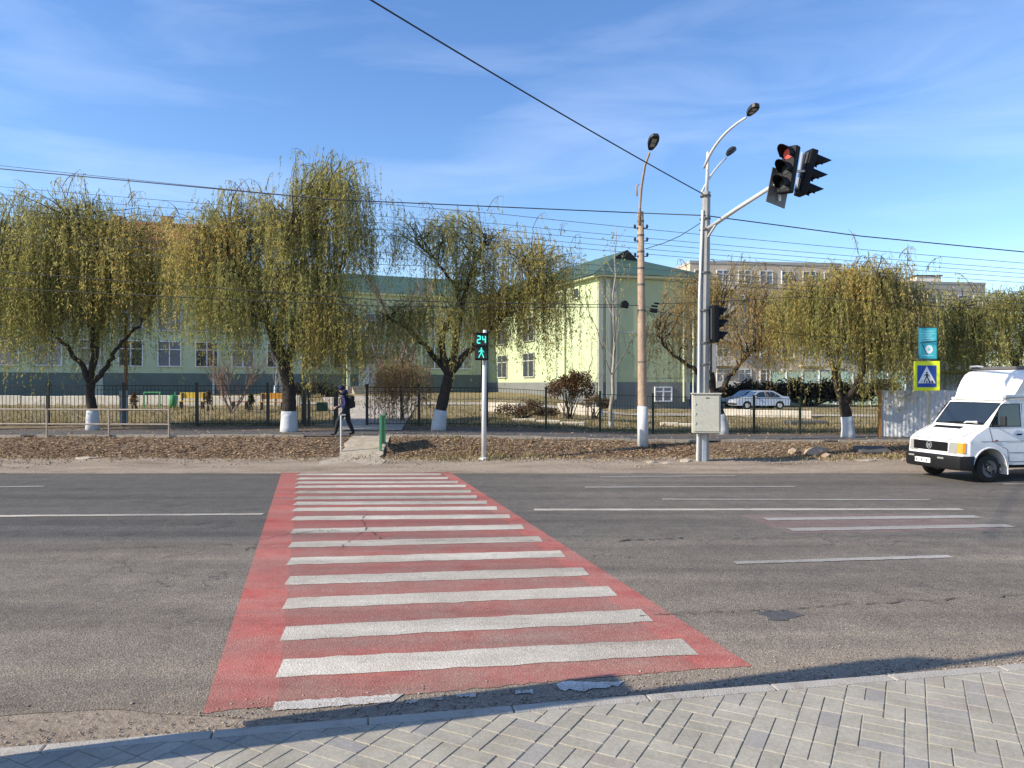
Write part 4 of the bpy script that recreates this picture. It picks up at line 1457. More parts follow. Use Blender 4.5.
# weeping tan shrub right of the gate, brown bush by the wing, dark hedge and small shrubs
willow("dry tan weeping shrub beside the open gateway", (402, 424, 33.5), [(402, 410), (401, 395)], [[(398, 380), (392, 368)], [(408, 380), (414, 366)]],
       [(400, 370, 20, 14, 424, 130, 0), (390, 376, 14, 12, 420, 70, -0.4), (414, 374, 12, 12, 418, 60, 0.4)], M['tan_leaf'], twigm=M['tan_twig'], lime=0, trunk_r=0.07, group=None, tintbase=0.5, name="weeping_shrub", cat="shrub", leaf_step=0.05)

def bush(label, base, lobes, leafm, n_each, leaf_l, name="bush", stems=6, cat="bush", group=None, twigm=None):
    bx, by, d = base
    o = P(bx, by, d)
    o.z = ground_z(o.x, o.y)
    t = thing(name, label, cat, o, 0, group)
    sc = d / FPX
    tb = MB()
    allp, tnt = [], []
    for (lx, ly, rx_, ry) in lobes:
        c = P(lx, ly, d) - o
        RX, RZ = rx_ * sc, ry * sc
        for _ in range(stems):
            e = c + Vector((random.gauss(0, 0.4) * RX, random.gauss(0, 0.4) * RX, random.uniform(0.1, 0.8) * RZ))
            s_ = Vector((random.gauss(0, 0.12), random.gauss(0, 0.12), -0.05))
            tb.tube(bez(s_, s_.lerp(e, 0.5) + Vector((0, 0, 0.2)), e, 6), [0.03, 0.025, 0.02, 0.016, 0.012, 0.006], 5)
        # clumps of leaves
        nc = 26
        for _ in range(nc):
            az, el = random.uniform(0, 6.28), math.asin(random.uniform(-0.6, 1))
            q = random.uniform(0.5, 1.0)
            cc = c + Vector((RX * math.cos(az) * math.cos(el) * q, RX * math.sin(az) * math.cos(el) * q, RZ * math.sin(el) * q))
            k = n_each // nc
            pts_ = RNG.normal(0, 1, (k, 3)) * np.array([RX, RX, RZ]) * 0.17 + np.array(tuple(cc))
            allp.append(pts_)
            tnt.append(np.full(k, np.clip(random.gauss(0.5, 0.25), 0, 1)))
    p = np.concatenate(allp)
    tn = np.concatenate(tnt)
    n = len(p)
    D = RNG.normal(0, 1, (n, 3))
    D /= np.linalg.norm(D, axis=1, keepdims=True)
    L = leaf_l * RNG.uniform(0.6, 1.4, n)
    lv = leaf_quads(p, D, L, L * 0.5)
    tb.build("stem", twigm or M['bark'], t)
    np_mesh("foliage", lv, np.arange(4 * n).reshape(-1, 4), leafm, parent=t, tint=np.repeat(tn, 4))
    return t

bush("brown half bare bush under the sunlit wall of the school wing", (568, 409, 38), [(562, 390, 16, 14), (580, 388, 14, 15), (570, 380, 12, 10)], M['brown_leaf'], 1500, 0.12)
bush("low russet shrub bed behind the fence, right of the countdown signal", (520, 418, 35), [(512, 411, 16, 7), (532, 408, 14, 8), (548, 413, 12, 5)], M['brown_leaf'], 900, 0.10)
bush("dull olive bush at the foot of the wing, left of the bare sapling", (594, 409, 40), [(592, 402, 12, 7), (606, 404, 8, 5)], M['brown_leaf'], 700, 0.11)
for px, ph, lab in ((251, 8, "tiny dark green conifer left of the orange bench"), (134, 9, "small russet shrub left of the green bar"), (208, 10, "thin russet shrub right of the yellow bench")):
    bush(lab, (px, 406, 41), [(px, 406 - ph * 0.55, 3.4, ph * 0.55), (px, 406 - ph, 2.0, ph * 0.5)], M['green_leaf'] if 'conifer' in lab else M['brown_leaf'], 400, 0.09, name="small_shrub", stems=3, cat="shrub")
# long dark hedge on the slope behind the parked cars
hb = MB()
lobes = []
bush("dark brown hedge along the slope behind the parked cars", (810, 410, 66), [(x, 393 + (x % 7) - 3, 16, 11) for x in range(738, 885, 12)], M['hedge_leaf'], 1100, 0.28, name="hedge", stems=5, cat="hedge")
bush("dark evergreen hedge at the foot of the school, behind the bare pink shrub", (300, 398, 60), [(296, 391, 14, 7), (316, 390, 14, 8), (334, 393, 10, 5)], M['hedge_leaf'], 800, 0.22, name="hedge", stems=3, cat="hedge")

def bare_tree(label, base, top_py, spread, depth, material, trunk_r, lime=0.0, name="bare_tree", fork=0.35, seed=1, leaf=None, nleaf=0, cat="tree", multi=1):
    rnd = random.Random(seed)
    bx, by, d = base
    o = P(bx, by, d)
    o.z = ground_z(o.x, o.y)
    t = thing(name, label, cat, o)
    H = (P(bx, top_py, d) - o).z
    tb, cb = MB(), MB()
    tips = []
    def grow(p, dv, ln, r, lev, mb):
        pts = [p]
        q = p.copy()
        for i in range(5):
            dv = (dv + Vector((rnd.gauss(0, 0.09), rnd.gauss(0, 0.09), rnd.gauss(0, 0.03) + 0.05))).normalized()
            q = q + dv * ln / 5
            pts.append(q.copy())
        mb.tube(pts, [r * (1 - 0.55 * i / 5) for i in range(6)], 6 if lev < 2 else 4)
        tips.append(q)
        if lev >= depth:
            return
        for k in range(rnd.randint(3, 5)):
            i = rnd.randint(1, 5)
            a_ = rnd.uniform(0, 6.28)
            sp = spread * rnd.uniform(0.6, 1.2)
            nd = (dv + Vector((math.cos(a_) * sp, math.sin(a_) * sp, rnd.uniform(-0.1, 0.35)))).normalized()
            grow(pts[i], nd, ln * rnd.uniform(0.45, 0.65), r * 0.48, lev + 1, cb)
    if multi == 1:
        # a leader with side branches all the way up
        pts = [Vector((0, 0, -0.1))]
        for i in range(1, 13):
            pts.append(Vector((rnd.gauss(0, 0.05) + 0.02 * i, rnd.gauss(0, 0.05), H * i / 12)))
        tb.tube(pts, [trunk_r * (1 - 0.88 * (i / 12)) for i in range(13)], 8)
        for i in range(3, 12):
            for _ in range(2):
                a_ = rnd.uniform(0, 6.28)
                nd = Vector((math.cos(a_) * spread, math.sin(a_) * spread, 0.8)).normalized()
                grow(pts[i], nd, H * 0.28 * (1.15 - i / 12), trunk_r * 0.35 * (1.1 - i / 13), 2, cb)
    else:
        for k in range(multi):
            a_ = rnd.uniform(0, 6.28)
            grow(Vector((rnd.gauss(0, 0.06), rnd.gauss(0, 0.06), -0.05)), Vector((math.cos(a_) * spread, math.sin(a_) * spread, 1)).normalized(), H * 0.55, trunk_r, 0, tb if k == 0 else cb)
    tb.build("trunk", material, t, smooth_=True)
    cr = cb.build("branches", material, t)
    if lime:
        MB().tube([(0, 0, -0.05), (0.0, 0, lime * 0.5), (0.02, 0, lime)], [trunk_r * 1.35, trunk_r * 1.15, trunk_r * 1.08], 10).build("limewash_band", M['limewash'], t, smooth_=True)
    if nleaf:
        p = np.array([tuple(rnd.choice(tips)) for _ in range(nleaf)]) + RNG.normal(0, 0.08, (nleaf, 3))
        D = np.stack([RNG.normal(0, 0.6, nleaf), RNG.normal(0, 0.6, nleaf), -np.ones(nleaf)], 1)
        D /= np.linalg.norm(D, axis=1, keepdims=True)
        L = np.full(nleaf, 0.11)
        np_mesh("foliage", leaf_quads(p, D, L, L * 0.6), np.arange(4 * nleaf).reshape(-1, 4), leaf, parent=t, tint=np.full(4 * nleaf, 0.5))
    return t

bare_tree("tall bare sapling with a white painted foot, in front of the shaded gable", (611, 421, 34), 226, 0.55, 3, M['greytwig'], 0.10, 0.62, seed=5, leaf=M['willow'], nleaf=160)
bare_tree("bare pinkish shrub between the yellow and the orange bench", (232, 411, 39), 338, 0.62, 4, M['pinktwig'], 0.05, 0, "bare_shrub", seed=9, multi=6, cat="shrub")
bare_tree("bare pinkish tree far behind the sparse willow's left side", (396, 398, 56), 246, 0.75, 3, M['pinktwig'], 0.16, 0, seed=13, multi=4)
bare_tree("thin bare tree with white foot beside the orange bench", (275, 402, 46), 330, 0.5, 3, M['greytwig'], 0.07, 1.3, seed=21)
bare_tree("small bare tree standing inside the fence left of the tall sapling", (588, 412, 40), 330, 0.6, 3, M['greytwig'], 0.05, 0, seed=33)
# ------------------------------------------------------------------ fences, gate, rails
def gz(x, y):
    return ground_z(x, y)

def fence_run(name, label, p_list, d0, d1, h0, h1, material, bar_step, bar_r, postw, group=None, mesh=False, first_post=True):
    """fence through measured post columns; depth and height change evenly along the run"""
    n = len(p_list)
    pts = []
    for i, px in enumerate(p_list):
        d = d0 + (d1 - d0) * i / max(1, n - 1)
        x = (px - 512) / FPX * d
        pts.append((Vector((x, d, gz(x, d))), h0 + (h1 - h0) * i / max(1, n - 1)))
    t = thing(name, label, "fence", pts[0][0], 0, group)
    o = pts[0][0]
    for i, (p, h) in enumerate(pts):
        if i == 0 and not first_post:
            continue
        b = MB()
        b.span(p - o + Vector((-postw / 2, -postw / 2, -0.2)), p - o + Vector((postw / 2, postw / 2, h + 0.06)))
        b.span(p - o + Vector((-postw / 2 - 0.01, -postw / 2 - 0.01, h + 0.06)), p - o + Vector((postw / 2 + 0.01, postw / 2 + 0.01, h + 0.085)))
        b.build("post", material, t)
    for (p, h), (q, k) in zip(pts, pts[1:]):
        b = MB()
        dv = (q - p)
        L = dv.length
        m = max(2, int(L / bar_step))
        lo, hi = 0.10, -0.04
        for f, hh in ((lo, None), (hi, 1)):
            a_ = p - o + Vector((0, 0, f if hh is None else h + f)) + dv.normalized() * postw * 0.5
            c_ = q - o + Vector((0, 0, f if hh is None else k + f)) - dv.normalized() * postw * 0.5
            b.rod(a_, c_, 0.022 if not mesh else 0.014, n=4)
        if mesh:
            for f in (0.3, 0.5, 0.7):
                b.rod(p - o + Vector((0, 0.004, h * f)), q - o + Vector((0, 0.004, k * f)), 0.007, n=4)
        else:
            b.rod(p - o + Vector((0, 0, h - 0.22)) + dv.normalized() * 0.04, q - o + Vector((0, 0, k - 0.22)) - dv.normalized() * 0.04, 0.012, n=4)
        for s in range(1, m):
            u = s / m
            c = p - o + dv * u
            hh = h + (k - h) * u
            b.rod(c + Vector((0, 0, 0.06)), c + Vector((0, 0, hh - 0.02)), bar_r, n=4)
        b.build("bar_panel", material, t)
    return t

fence_run("metal_fence", "black vertical bar fence behind the handrail and the left willows, ending at the gate", [-190, -110, -32, 48, 124, 197, 268, 305], 30.5, 30.5, 1.72, 1.66, M['fence'], 0.15, 0.0115, 0.11)
fence_run("metal_fence", "black bar fence right of the gateway, in front of the tan weeping shrub", [367, 419, 487], 30.5, 30.6, 1.62, 1.60, M['fence'], 0.15, 0.0115, 0.10)
fence_run("mesh_fence", "dark green mesh fence from the countdown signal to the grey metal enclosure", [487, 546, 600, 653, 705, 754, 800, 846, 884], 30.6, 29.6, 1.62, 1.36, M['gfence'], 0.11, 0.0085, 0.085, mesh=True, first_post=False)

# gate leaf with a green board, standing open beside the walker
def gp(px, py, d):
    return P(px, py, d)
o = gp(309, 424, 30.5)
o.z = gz(o.x, o.y)
gate = thing("metal_gate", "black barred gate leaf with a green board on it, behind the walker", "gate", o)
Lg = (336 - 309) / FPX * 30.5
for x in (0.0, Lg):
    w_ = 0.05 if x == 0 else 0.085
    MB().span((x - w_, -0.06, -0.1), (x + w_, 0.06, 1.62)).build("post", M['fence'], gate)
b = MB()
for z in (0.12, 0.62, 1.36, 1.5):
    b.rod((0.05, 0, z), (Lg - 0.09, 0, z), 0.018, n=4)
for i in range(1, 8):
    x = i * Lg / 8
    b.rod((x, 0, 0.08), (x, 0, 1.52), 0.011, n=4)
b.build("bar_panel", M['fence'], gate)
MB().bevbox((Lg * 0.50, -0.05, 0.80), (0.46, 0.03, 0.34), 0.01, 1).build("notice_board", M['board_green'], gate)
o = gp(303, 424, 30.9)
o.z = gz(o.x, o.y)
t = thing("steel_post", "tall thin dark steel post left of the gate leaf", "post", o)
b = MB()
b.rod((0, 0, -0.1), (0, 0, 3.6), 0.05, 0.045)
b.build("shaft", M['fence'], t)
MB().sphere((0, 0, 3.62), 0.06, 8, 5).build("cap", M['fence'], t)

# handrail on the left
o = P(47, 437, 25.15)
o.z = gz(o.x, o.y)
hr = thing("handrail", "rusty pale two bar handrail along the sidewalk at far left", "railing", o)
dx = lambda px: (px - 47) / FPX * 25.15
for px in (-78, -16, 47, 109, 169):
    MB().rod((dx(px), 0, -0.15), (dx(px), 0, 0.96), 0.032, n=8).build("post", M['rail'], hr)
for z in (0.95, 0.46):
    MB().rod((dx(-140), 0, z), (dx(170), 0, z - 0.03), 0.028, n=8).build("rail", M['rail'], hr)

# green and grey rails by the steps
o = P(382, 449, 23.9)
o.z = gz(o.x, o.y)
gr = thing("step_railing", "short green railing panel on the right of the crossing steps", "railing", o)
y0, y1 = -0.25, 0.45
z0_, z1_ = gz(o.x, 23.65) - o.z, gz(o.x, 23.65) - o.z
for y, z in ((y0, z0_), (y1, z1_)):
    MB().span((-0.035, y - 0.035, z - 0.1), (0.035, y + 0.035, z + 1.22)).build("post", M['green_rail'], gr)
b = MB()
for h in (0.30, 1.16):
    b.tube([(0, y0, z0_ + h), (0, y1, z1_ + h)], 0.03, 6)
for i in range(1, 7):
    u = i / 7
    b.span((-0.012, y0 + (y1 - y0) * u - 0.05, z0_ + (z1_ - z0_) * u + 0.3), (0.012, y0 + (y1 - y0) * u + 0.05, z0_ + (z1_ - z0_) * u + 1.15))
b.build("slat_panel", M['green_rail'], gr)
o = P(341, 453, 23.6)
o.z = gz(o.x, o.y)
gr = thing("step_railing", "thin grey metal railing left of the crossing steps, before the walker", "railing", o)
dzb = 0.02
MB().rod((0, 0, -0.15), (0, 0, 1.22), 0.03, n=8).build("post", M['galv'], gr)
MB().rod((-0.01, -0.02, 1.23), (0.14, 0.02, 1.23), 0.022, n=8).build("rail", M['galv'], gr)

# grey corrugated enclosure behind the van
a = P(880, 440, 27.2)
a.z = gz(a.x, a.y)
ce = thing("metal_fence", "pale corrugated metal hoarding with orange edging, between the crossing sign and the van", "hoarding", a)
def corrugated(b, p0, p1, z0, z1, pitch=0.13, amp=0.012):
    dv = Vector((p1[0] - p0[0], p1[1] - p0[1], 0))
    L = dv.length
    dv.normalize()
    nv = Vector((-dv.y, dv.x, 0))
    n = int(L / pitch) * 4
    vs, fs = [], []
    for i in range(n + 1):
        w_ = (0, 1, 1, 0)[i % 4] * amp
        q = Vector((p0[0], p0[1], 0)) + dv * (L * i / n)
        for off in (w_, w_ + 0.012):
            vs += [tuple(q + nv * off + Vector((0, 0, z0))), tuple(q + nv * off + Vector((0, 0, z1)))]
    for i in range(n):
        k = i * 4
        fs += [(k, k + 4, k + 5, k + 1), (k + 2, k + 3, k + 7, k + 6), (k + 1, k + 5, k + 7, k + 3)]
    b.add(vs, fs)
b = MB()
corrugated(b, (0.04, 0), (3.0, -0.75), 0.05, 1.72)
b.build("front_panel", M['corrug'], ce)
b = MB()
corrugated(b, (2.2, 1.1), (7.5, 2.4), 0.05, 2.3)
b.build("side_panel", M['corrug'], ce)
b = MB()
b.span((-0.05, -0.05, -0.1), (0.03, 0.05, 1.74))
b.build("post", M['orange_rail'], ce)
b = MB()
b.tube([(2.2, 1.08, 2.36), (7.5, 2.38, 2.36)], 0.05, 6)
b.build("top_rail", M['orange_rail'], ce)
MB().span((2.98, -0.80, -0.1), (3.05, -0.72, 1.95)).build("post", M['orange_rail'], ce)

# ------------------------------------------------------------------ street poles
# brown concrete lamp pole
o = P(643, 446.5, 24.5)
o.z = gz(o.x, o.y)
lp = thing("street_lamp", "tall brown concrete lamp pole with whitewashed foot and one lamp on top", "street lamp", o)
top = P(640.5, 212, 24.5) - o
MB().tube([(0, 0, -0.2), Vector((0, 0, 0)).lerp(top, 0.17), Vector((0, 0, 0)).lerp(top, 0.6), top], [0.165, 0.155, 0.125, 0.098], 14).build("pole", M['pole_concrete'], lp, smooth_=True)
k = Vector((0, 0, 0)).lerp(top, 0.172)
MB().tube([(0, 0, -0.1), k * 0.5, k], [0.180, 0.174, 0.168], 14).build("limewash_band", M['limewash'], lp, smooth_=True)
b = MB()
for f in (0.36, 0.58, 0.69, 0.76, 0.83, 0.90, 0.96):
    q = Vector((0, 0, 0)).lerp(top, f)
    r = 0.150 - 0.05 * f
    b.tube([q - Vector((0, 0, 0.03)), q + Vector((0, 0, 0.03))], r + 0.012, 12)
b.build("strap", M['strap'], lp)
b = MB()
for f, s in ((0.81, -1), (0.875, 1), (0.93, -1)):
    q = Vector((0, 0, 0)).lerp(top, f)
    b.rod(q + Vector((-0.22, -0.05, 0)), q + Vector((0.22, -0.05, 0)), 0.018, n=6)
    for e in (-0.2, 0.2):
        b.tube([q + Vector((e, -0.05, 0.0)), q + Vector((e, -0.05, 0.06)), q + Vector((e, -0.05, 0.12))], [0.025, 0.045, 0.02], 6)
b.build("insulator_bracket", M['darkgrey'], lp)
b = MB()
pa = [P(639.5, 225, 24.42) - o, P(640, 205, 24.42) - o, P(641.5, 187, 24.3) - o, P(645, 166, 23.8) - o, P(649.5, 153, 23.2) - o]
b.tube(pa, [0.045, 0.042, 0.04, 0.036, 0.034], 8)
b.tube([P(637, 196, 24.42) - o, P(636.5, 187, 24.42) - o, P(638.5, 184, 24.42) - o], 0.025, 6)
b.build("lamp_arm", M['pole_concrete'], lp, smooth_=True)

def luminaire(parent, name, c, aim, L, Wd, T=0.09):
    """flat street light head: long axis along aim"""
    z = Vector(aim).normalized()
    x = z.cross(Vector((0, 0, 1))).normalized()
    y = x.cross(z) * -1
    if y.z < 0:
        y = -y
    Rm = Matrix((x, z, y)).transposed()
    mtx = Matrix.Translation(c) @ Rm.to_4x4()
    prof = [(-0.16, -0.5), (0.16, -0.5), (0.30, -0.38), (0.46, -0.12), (0.5, 0.15), (0.42, 0.38), (0.22, 0.5), (-0.22, 0.5), (-0.42, 0.38), (-0.5, 0.15), (-0.46, -0.12), (-0.30, -0.38)]
    b = MB()
    b.prism([(p * Wd, q * L) for p, q in prof], T, mtx @ Matrix.Translation((0, 0, -T * 0.3)))
    b.prism([(p * Wd * 0.7, q * L * 0.75) for p, q in prof], T * 0.5, mtx @ Matrix.Translation((0, 0, T * 0.7)))
    h = b.build(name, M['darkgrey'], parent)
    b = MB()
    for j in (-0.12, 0.18):
        b.prism([(-0.22 * Wd, (j - 0.11) * L), (0.22 * Wd, (j - 0.11) * L), (0.22 * Wd, (j + 0.11) * L), (-0.22 * Wd, (j + 0.11) * L)], 0.012, mtx @ Matrix.Translation((0, 0, -T * 0.3 - 0.013)))
    b.build("lens", M['lamp_lens'], h)
    return h
c = P(653, 142.5, 22.7) - o
luminaire(lp, "lamp_head", c, (P(656, 134, 22.35) - P(649.5, 152, 23.1)), 0.66, 0.32)

# black splice boxes hung on the low cables either side of the brown pole
def splice(label, px, py, d, parts):
    c = P(px, py, d)
    t = thing("splice_box", label, "cable box", c)
    for (dx_, dz_, sx_, sz_) in parts:
        MB().bevbox((dx_, 0, dz_), (sx_, 0.14, sz_), 0.02, 1, Matrix.Rotation(R(9), 3, 'Y')).build("case", M['black'], t)
    MB().rod((parts[0][0], 0.0, parts[0][1]), ((643 - px) / FPX * d * 0.86, 0.05, -0.02), 0.012, n=5).build("cable_tail", M['cable'], t)
splice("black cable splice box on the left of the brown lamp pole", 624.5, 305, 24.4, [(0, 0, 0.26, 0.19), (0.02, 0.11, 0.14, 0.06)])
splice("stack of three black cable clamps on the right of the brown lamp pole", 653.5, 310.5, 24.4, [(0, 0, 0.25, 0.13), (0.03, 0.14, 0.22, 0.05), (0.10, 0.23, 0.17, 0.045)])

# grey traffic signal pole
o = P(700, 461.5, 22.4)
o.z = gz(o.x, o.y)
tp = thing("traffic_signal_pole", "tall grey pole carrying twin street lamps and a long signal arm", "pole", o)
tt = P(706.5, 192, 22.4) - o
b = MB()
base_c = Vector((0.10, 0, -0.2))
b.tube([base_c, Vector((0.10, 0, 2.0)), tt * 0.6 + Vector((0.03, 0, 0)), tt], [0.165, 0.160, 0.140, 0.120], 8)
b.build("pole", M['grey_pole'], tp)
b = MB()
b.tube([(-0.075, -0.16, 0.0), Vector((-0.075, -0.15, 2.0)), tt * 0.6 + Vector((-0.16, -0.1, 0)), tt * 0.93 + Vector((-0.12, -0.08, 0))], 0.042, 8)
b.build("cable_duct", M['white_steel'], tp, smooth_=True)
b = MB()
for f in (0.36, 0.44, 0.56, 0.70, 0.86, 0.90, 0.985):
    q = Vector((0.10 * (1 - f), 0, 0)) + tt * f
    q.x -= 0.03
    b.tube([q - Vector((0, 0, 0.022)), q + Vector((0, 0, 0.022))], 0.205 - 0.045 * f, 12)
b.build("strap", M['strap'], tp)
MB().tube([(0.06, 0, -0.1), (0.075, 0, 0.9)], [0.178, 0.172], 10).build("white_foot", M['limewash'], tp)
b = MB()
b.tube([tt - Vector((0, 0, 0.1)), P(707.5, 170, 22.4) - o, P(708, 152, 22.4) - o], [0.055, 0.05, 0.045], 8)
ext = b.build("mast_extension", M['white_steel'], tp, smooth_=True)
pth = bez(P(704, 168, 22.3) - o, P(716, 135, 21.6) - o, P(746, 117.5, 20.3) - o, 9)
MB().tube(pth, [0.042, 0.042, 0.04, 0.04, 0.038, 0.036, 0.034, 0.032, 0.03], 8).build("lamp_arm", M['white_steel'], tp, smooth_=True)
luminaire(tp, "lamp_head", P(752.5, 110.5, 19.9) - o, P(758.5, 103, 19.6) - P(746.5, 117, 20.3), 0.52, 0.25)
pth = bez(P(702, 192, 22.5) - o, P(711, 172, 23.2) - o, P(726, 158, 24.0) - o, 8)
MB().tube(pth, 0.034, 8).build("lamp_arm", M['white_steel'], tp, smooth_=True)
luminaire(tp, "lamp_head", P(731, 152, 24.3) - o, P(737.5, 146, 24.6) - P(725.5, 158.5, 24.1), 0.52, 0.25)
arm0 = P(709, 228, 22.25) - o
arm1 = P(776, 184, 16.6) - o
MB().tube([arm0, arm0.lerp(arm1, 0.5) + Vector((0, 0, 0.02)), arm1], [0.062, 0.056, 0.046], 10).build("signal_arm", M['white_steel'], tp, smooth_=True)
MB().rod(arm0 - Vector((0.02, 0, 0.25)), arm0.lerp(arm1, 0.14) - Vector((0, 0, 0.03)), 0.035, n=6).build("arm_brace", M['white_steel'], tp)

# signal heads
def visor(b, c, r, L, mtx, n=12, drop=0.25):
    """open hood round the upper three quarters of a lens; mtx: local +y points out of the lens, z up"""
    vs, fs = [], []
    a0, a1 = R(-35), R(215)
    for i in range(n + 1):
        a_ = a0 + (a1 - a0) * i / n
        ln = L * (0.45 + 0.55 * max(0, math.sin(a_)) ** 0.7) if math.sin(a_) > 0 else L * 0.45
        for rr in (r, r - 0.008):
            x, z = rr * math.cos(a_), rr * math.sin(a_)
            vs.append(mtx @ Vector((c[0] + x, c[1], c[2] + z)))
            vs.append(mtx @ Vector((c[0] + x, c[1] + ln, c[2] + z - drop * ln * 0.3)))
    for i in range(n):
        k = 4 * i
        fs += [(k, k + 4, k + 5, k + 1), (k + 2, k + 3, k + 7, k + 6), (k + 1, k + 5, k + 7, k + 3)]
    b.add(vs, fs)

def signal_head(label, loc, yaw, tilt_axis=None, tilt=0.0, lit=None, s=1.0, group=None, vis=0.30):
    """three lens traffic signal; faces local +y"""
    t = thing("traffic_signal", label, "traffic light", loc, 0, group)
    Rm = Matrix.Rotation(tilt, 4, Vector(tilt_axis)) @ Matrix.Rotation(yaw, 4, 'Z') if tilt_axis else Matrix.Rotation(yaw, 4, 'Z')
    Rm = Rm @ Matrix.Scale(s, 4)
    R3 = Rm.to_3x3()
    b = MB()
    b.bevbox((0, 0, 0), (0.34, 0.17, 1.04), 0.035, 2)
    b.v = [tuple(Rm @ Vector(v)) for v in b.v]
    b.build("housing", M['black'], t)
    b = MB()
    b.bevbox((0, -0.10, 0), (0.20, 0.06, 0.9), 0.02, 1)
    b.v = [tuple(Rm @ Vector(v)) for v in b.v]
    b.build("back_cover", M['darkgrey'], t)
    for i, z in enumerate((0.335, 0.0, -0.335)):
        b = MB()
        b.tube([(0, 0.085, z), (0, 0.10, z), (0, 0.115, z)], [0.125, 0.12, 0.06], 16)
        b.v = [tuple(Rm @ Vector(v)) for v in b.v]
        b.build("lens", M['red_on'] if lit == i else M['lens_off'], t)
        b = MB()
        visor(b, (0, 0.08, z), 0.145, vis, Rm)
        b.build("visor", M['black'], t)
    return t, Rm

tax = (0.3, -0.9, 0)
hA = P(788.5, 170, 16.5)
signal_head("black signal head with a lit red lens at the end of the long arm", hA, R(126), (0, 1, 0), R(9), 0, 1.0, vis=0.34)
hB = P(806, 173, 16.9)
signal_head("black signal head facing right at the end of the long arm, hoods in profile", hB, R(-82), (0, 1, 0), R(15), None, 1.0, vis=0.42)
t = thing("signal_bracket", "pale steel bracket joining the two signal heads on the arm", "bracket", P(797, 172, 16.8))
b = MB()
b.rod((-0.12, -0.05, 0.0), (0.2, 0.0, 0.02), 0.03, n=6)
b.tube([(0.0, 0.02, -0.35), (0.06, 0.02, 0.0), (0.13, 0.02, 0.45)], 0.03, 6)
b.build("tube", M['galv'], t)
pc_ = P(778.5, 188, 16.75)
t = thing("back_plate", "grey metal plate seen from behind, hanging below the red signal on the arm", "sign plate", pc_)
Rp = Matrix.Rotation(R(11), 3, 'Y') @ Matrix.Rotation(R(28), 3, 'Z')
MB().bevbox((0, 0, 0), (0.60, 0.02, 0.78), 0.008, 1, Rp).build("plate", M['signal_back'], t)
MB().span((-0.02, -0.06, -0.3), (0.03, -0.02, 0.34)).build("mount_rail", M['galv'], t)

# side signal on the grey pole, facing right
so = P(714.5, 324, 22.3)
signal_head("black signal head clamped to the right of the grey pole, hoods pointing right", so, R(-84), None, 0, None, 1.06)
t = thing("signal_guard", "narrow grey guard strip below the side signal on the grey pole", "strip", P(713, 358, 22.3))
MB().bevbox((0.03, 0, 0), (0.14, 0.05, 0.86), 0.01, 1).build("strip", M['grey_pole'], t)
MB().span((-0.075, -0.03, -0.45), (-0.045, 0.03, 0.45)).build("cable", M['cable'], t)

# control cabinet on the pole
c0 = P(706, 413.5, 22.05)
cb = thing("control_cabinet", "beige steel control cabinet strapped to the grey signal pole", "cabinet", (c0.x, c0.y, c0.z - 0.58), R(-8))
b = MB()
b.bevbox((0, 0, 0.58), (0.80, 0.34, 1.14), 0.012, 2)
b.bevbox((0, -0.01, 1.165), (0.86, 0.42, 0.04), 0.008, 1)
b.build("case", M['cabinet'], cb)
d_ = MB().bevbox((0.0, -0.182, 0.58), (0.72, 0.022, 1.04), 0.008, 1).build("door", M['cabinet'], cb)
for z in (0.3, 0.58, 0.86):
    MB().bevbox((-0.32, -0.20, z), (0.03, 0.02, 0.07), 0.005, 1).build("hinge", M['galv'], d_)
MB().bevbox((0.0, 0.0, -0.0), (0.74, 0.3, 0.035), 0.006, 1).build("base_frame", M['strap'], cb)
MB().bevbox((0.02, -0.197, 1.04), (0.10, 0.008, 0.03), 0.002, 1).build("maker_plate", M['strap'], d_)

# pedestrian countdown signal
o = P(484, 459.5, 22.8)
o.z = gz(o.x, o.y)
cp = thing("pedestrian_signal", "white post with a green countdown display showing 24 and a walking figure", "traffic light", o)
htop = CAMH - (330 - 384) / FPX * 22.8 - o.z
MB().tube([(0, 0, -0.15), (0, 0, 1.5), (0.03, 0, htop)], [0.078, 0.072, 0.062], 12).build("pole", M['white_steel'], cp, smooth_=True)
MB().tube([(0, 0, -0.05), (0, 0, 0.03), (0, 0, 0.07)], [0.17, 0.16, 0.08], 10).build("foot_plate", M['white_steel'], cp)
hc = P(481.5, 346.5, 22.62) - o
MB().bevbox(hc, (0.41, 0.16, 0.83), 0.03, 2).build("housing", M['black'], cp)
b = MB()
for zc in (0.205, -0.19):
    b.bevbox(hc + Vector((0, -0.082, zc)), (0.35, 0.012, 0.36), 0.004, 1)
b.build("display_face", M['sign_black'], cp)
b = MB()
for zc in (0.39, -0.01):
    b.bevbox(hc + Vector((0, -0.13, zc)), (0.38, 0.11, 0.012), 0.004, 1)
b.build("hood", M['black'], cp)
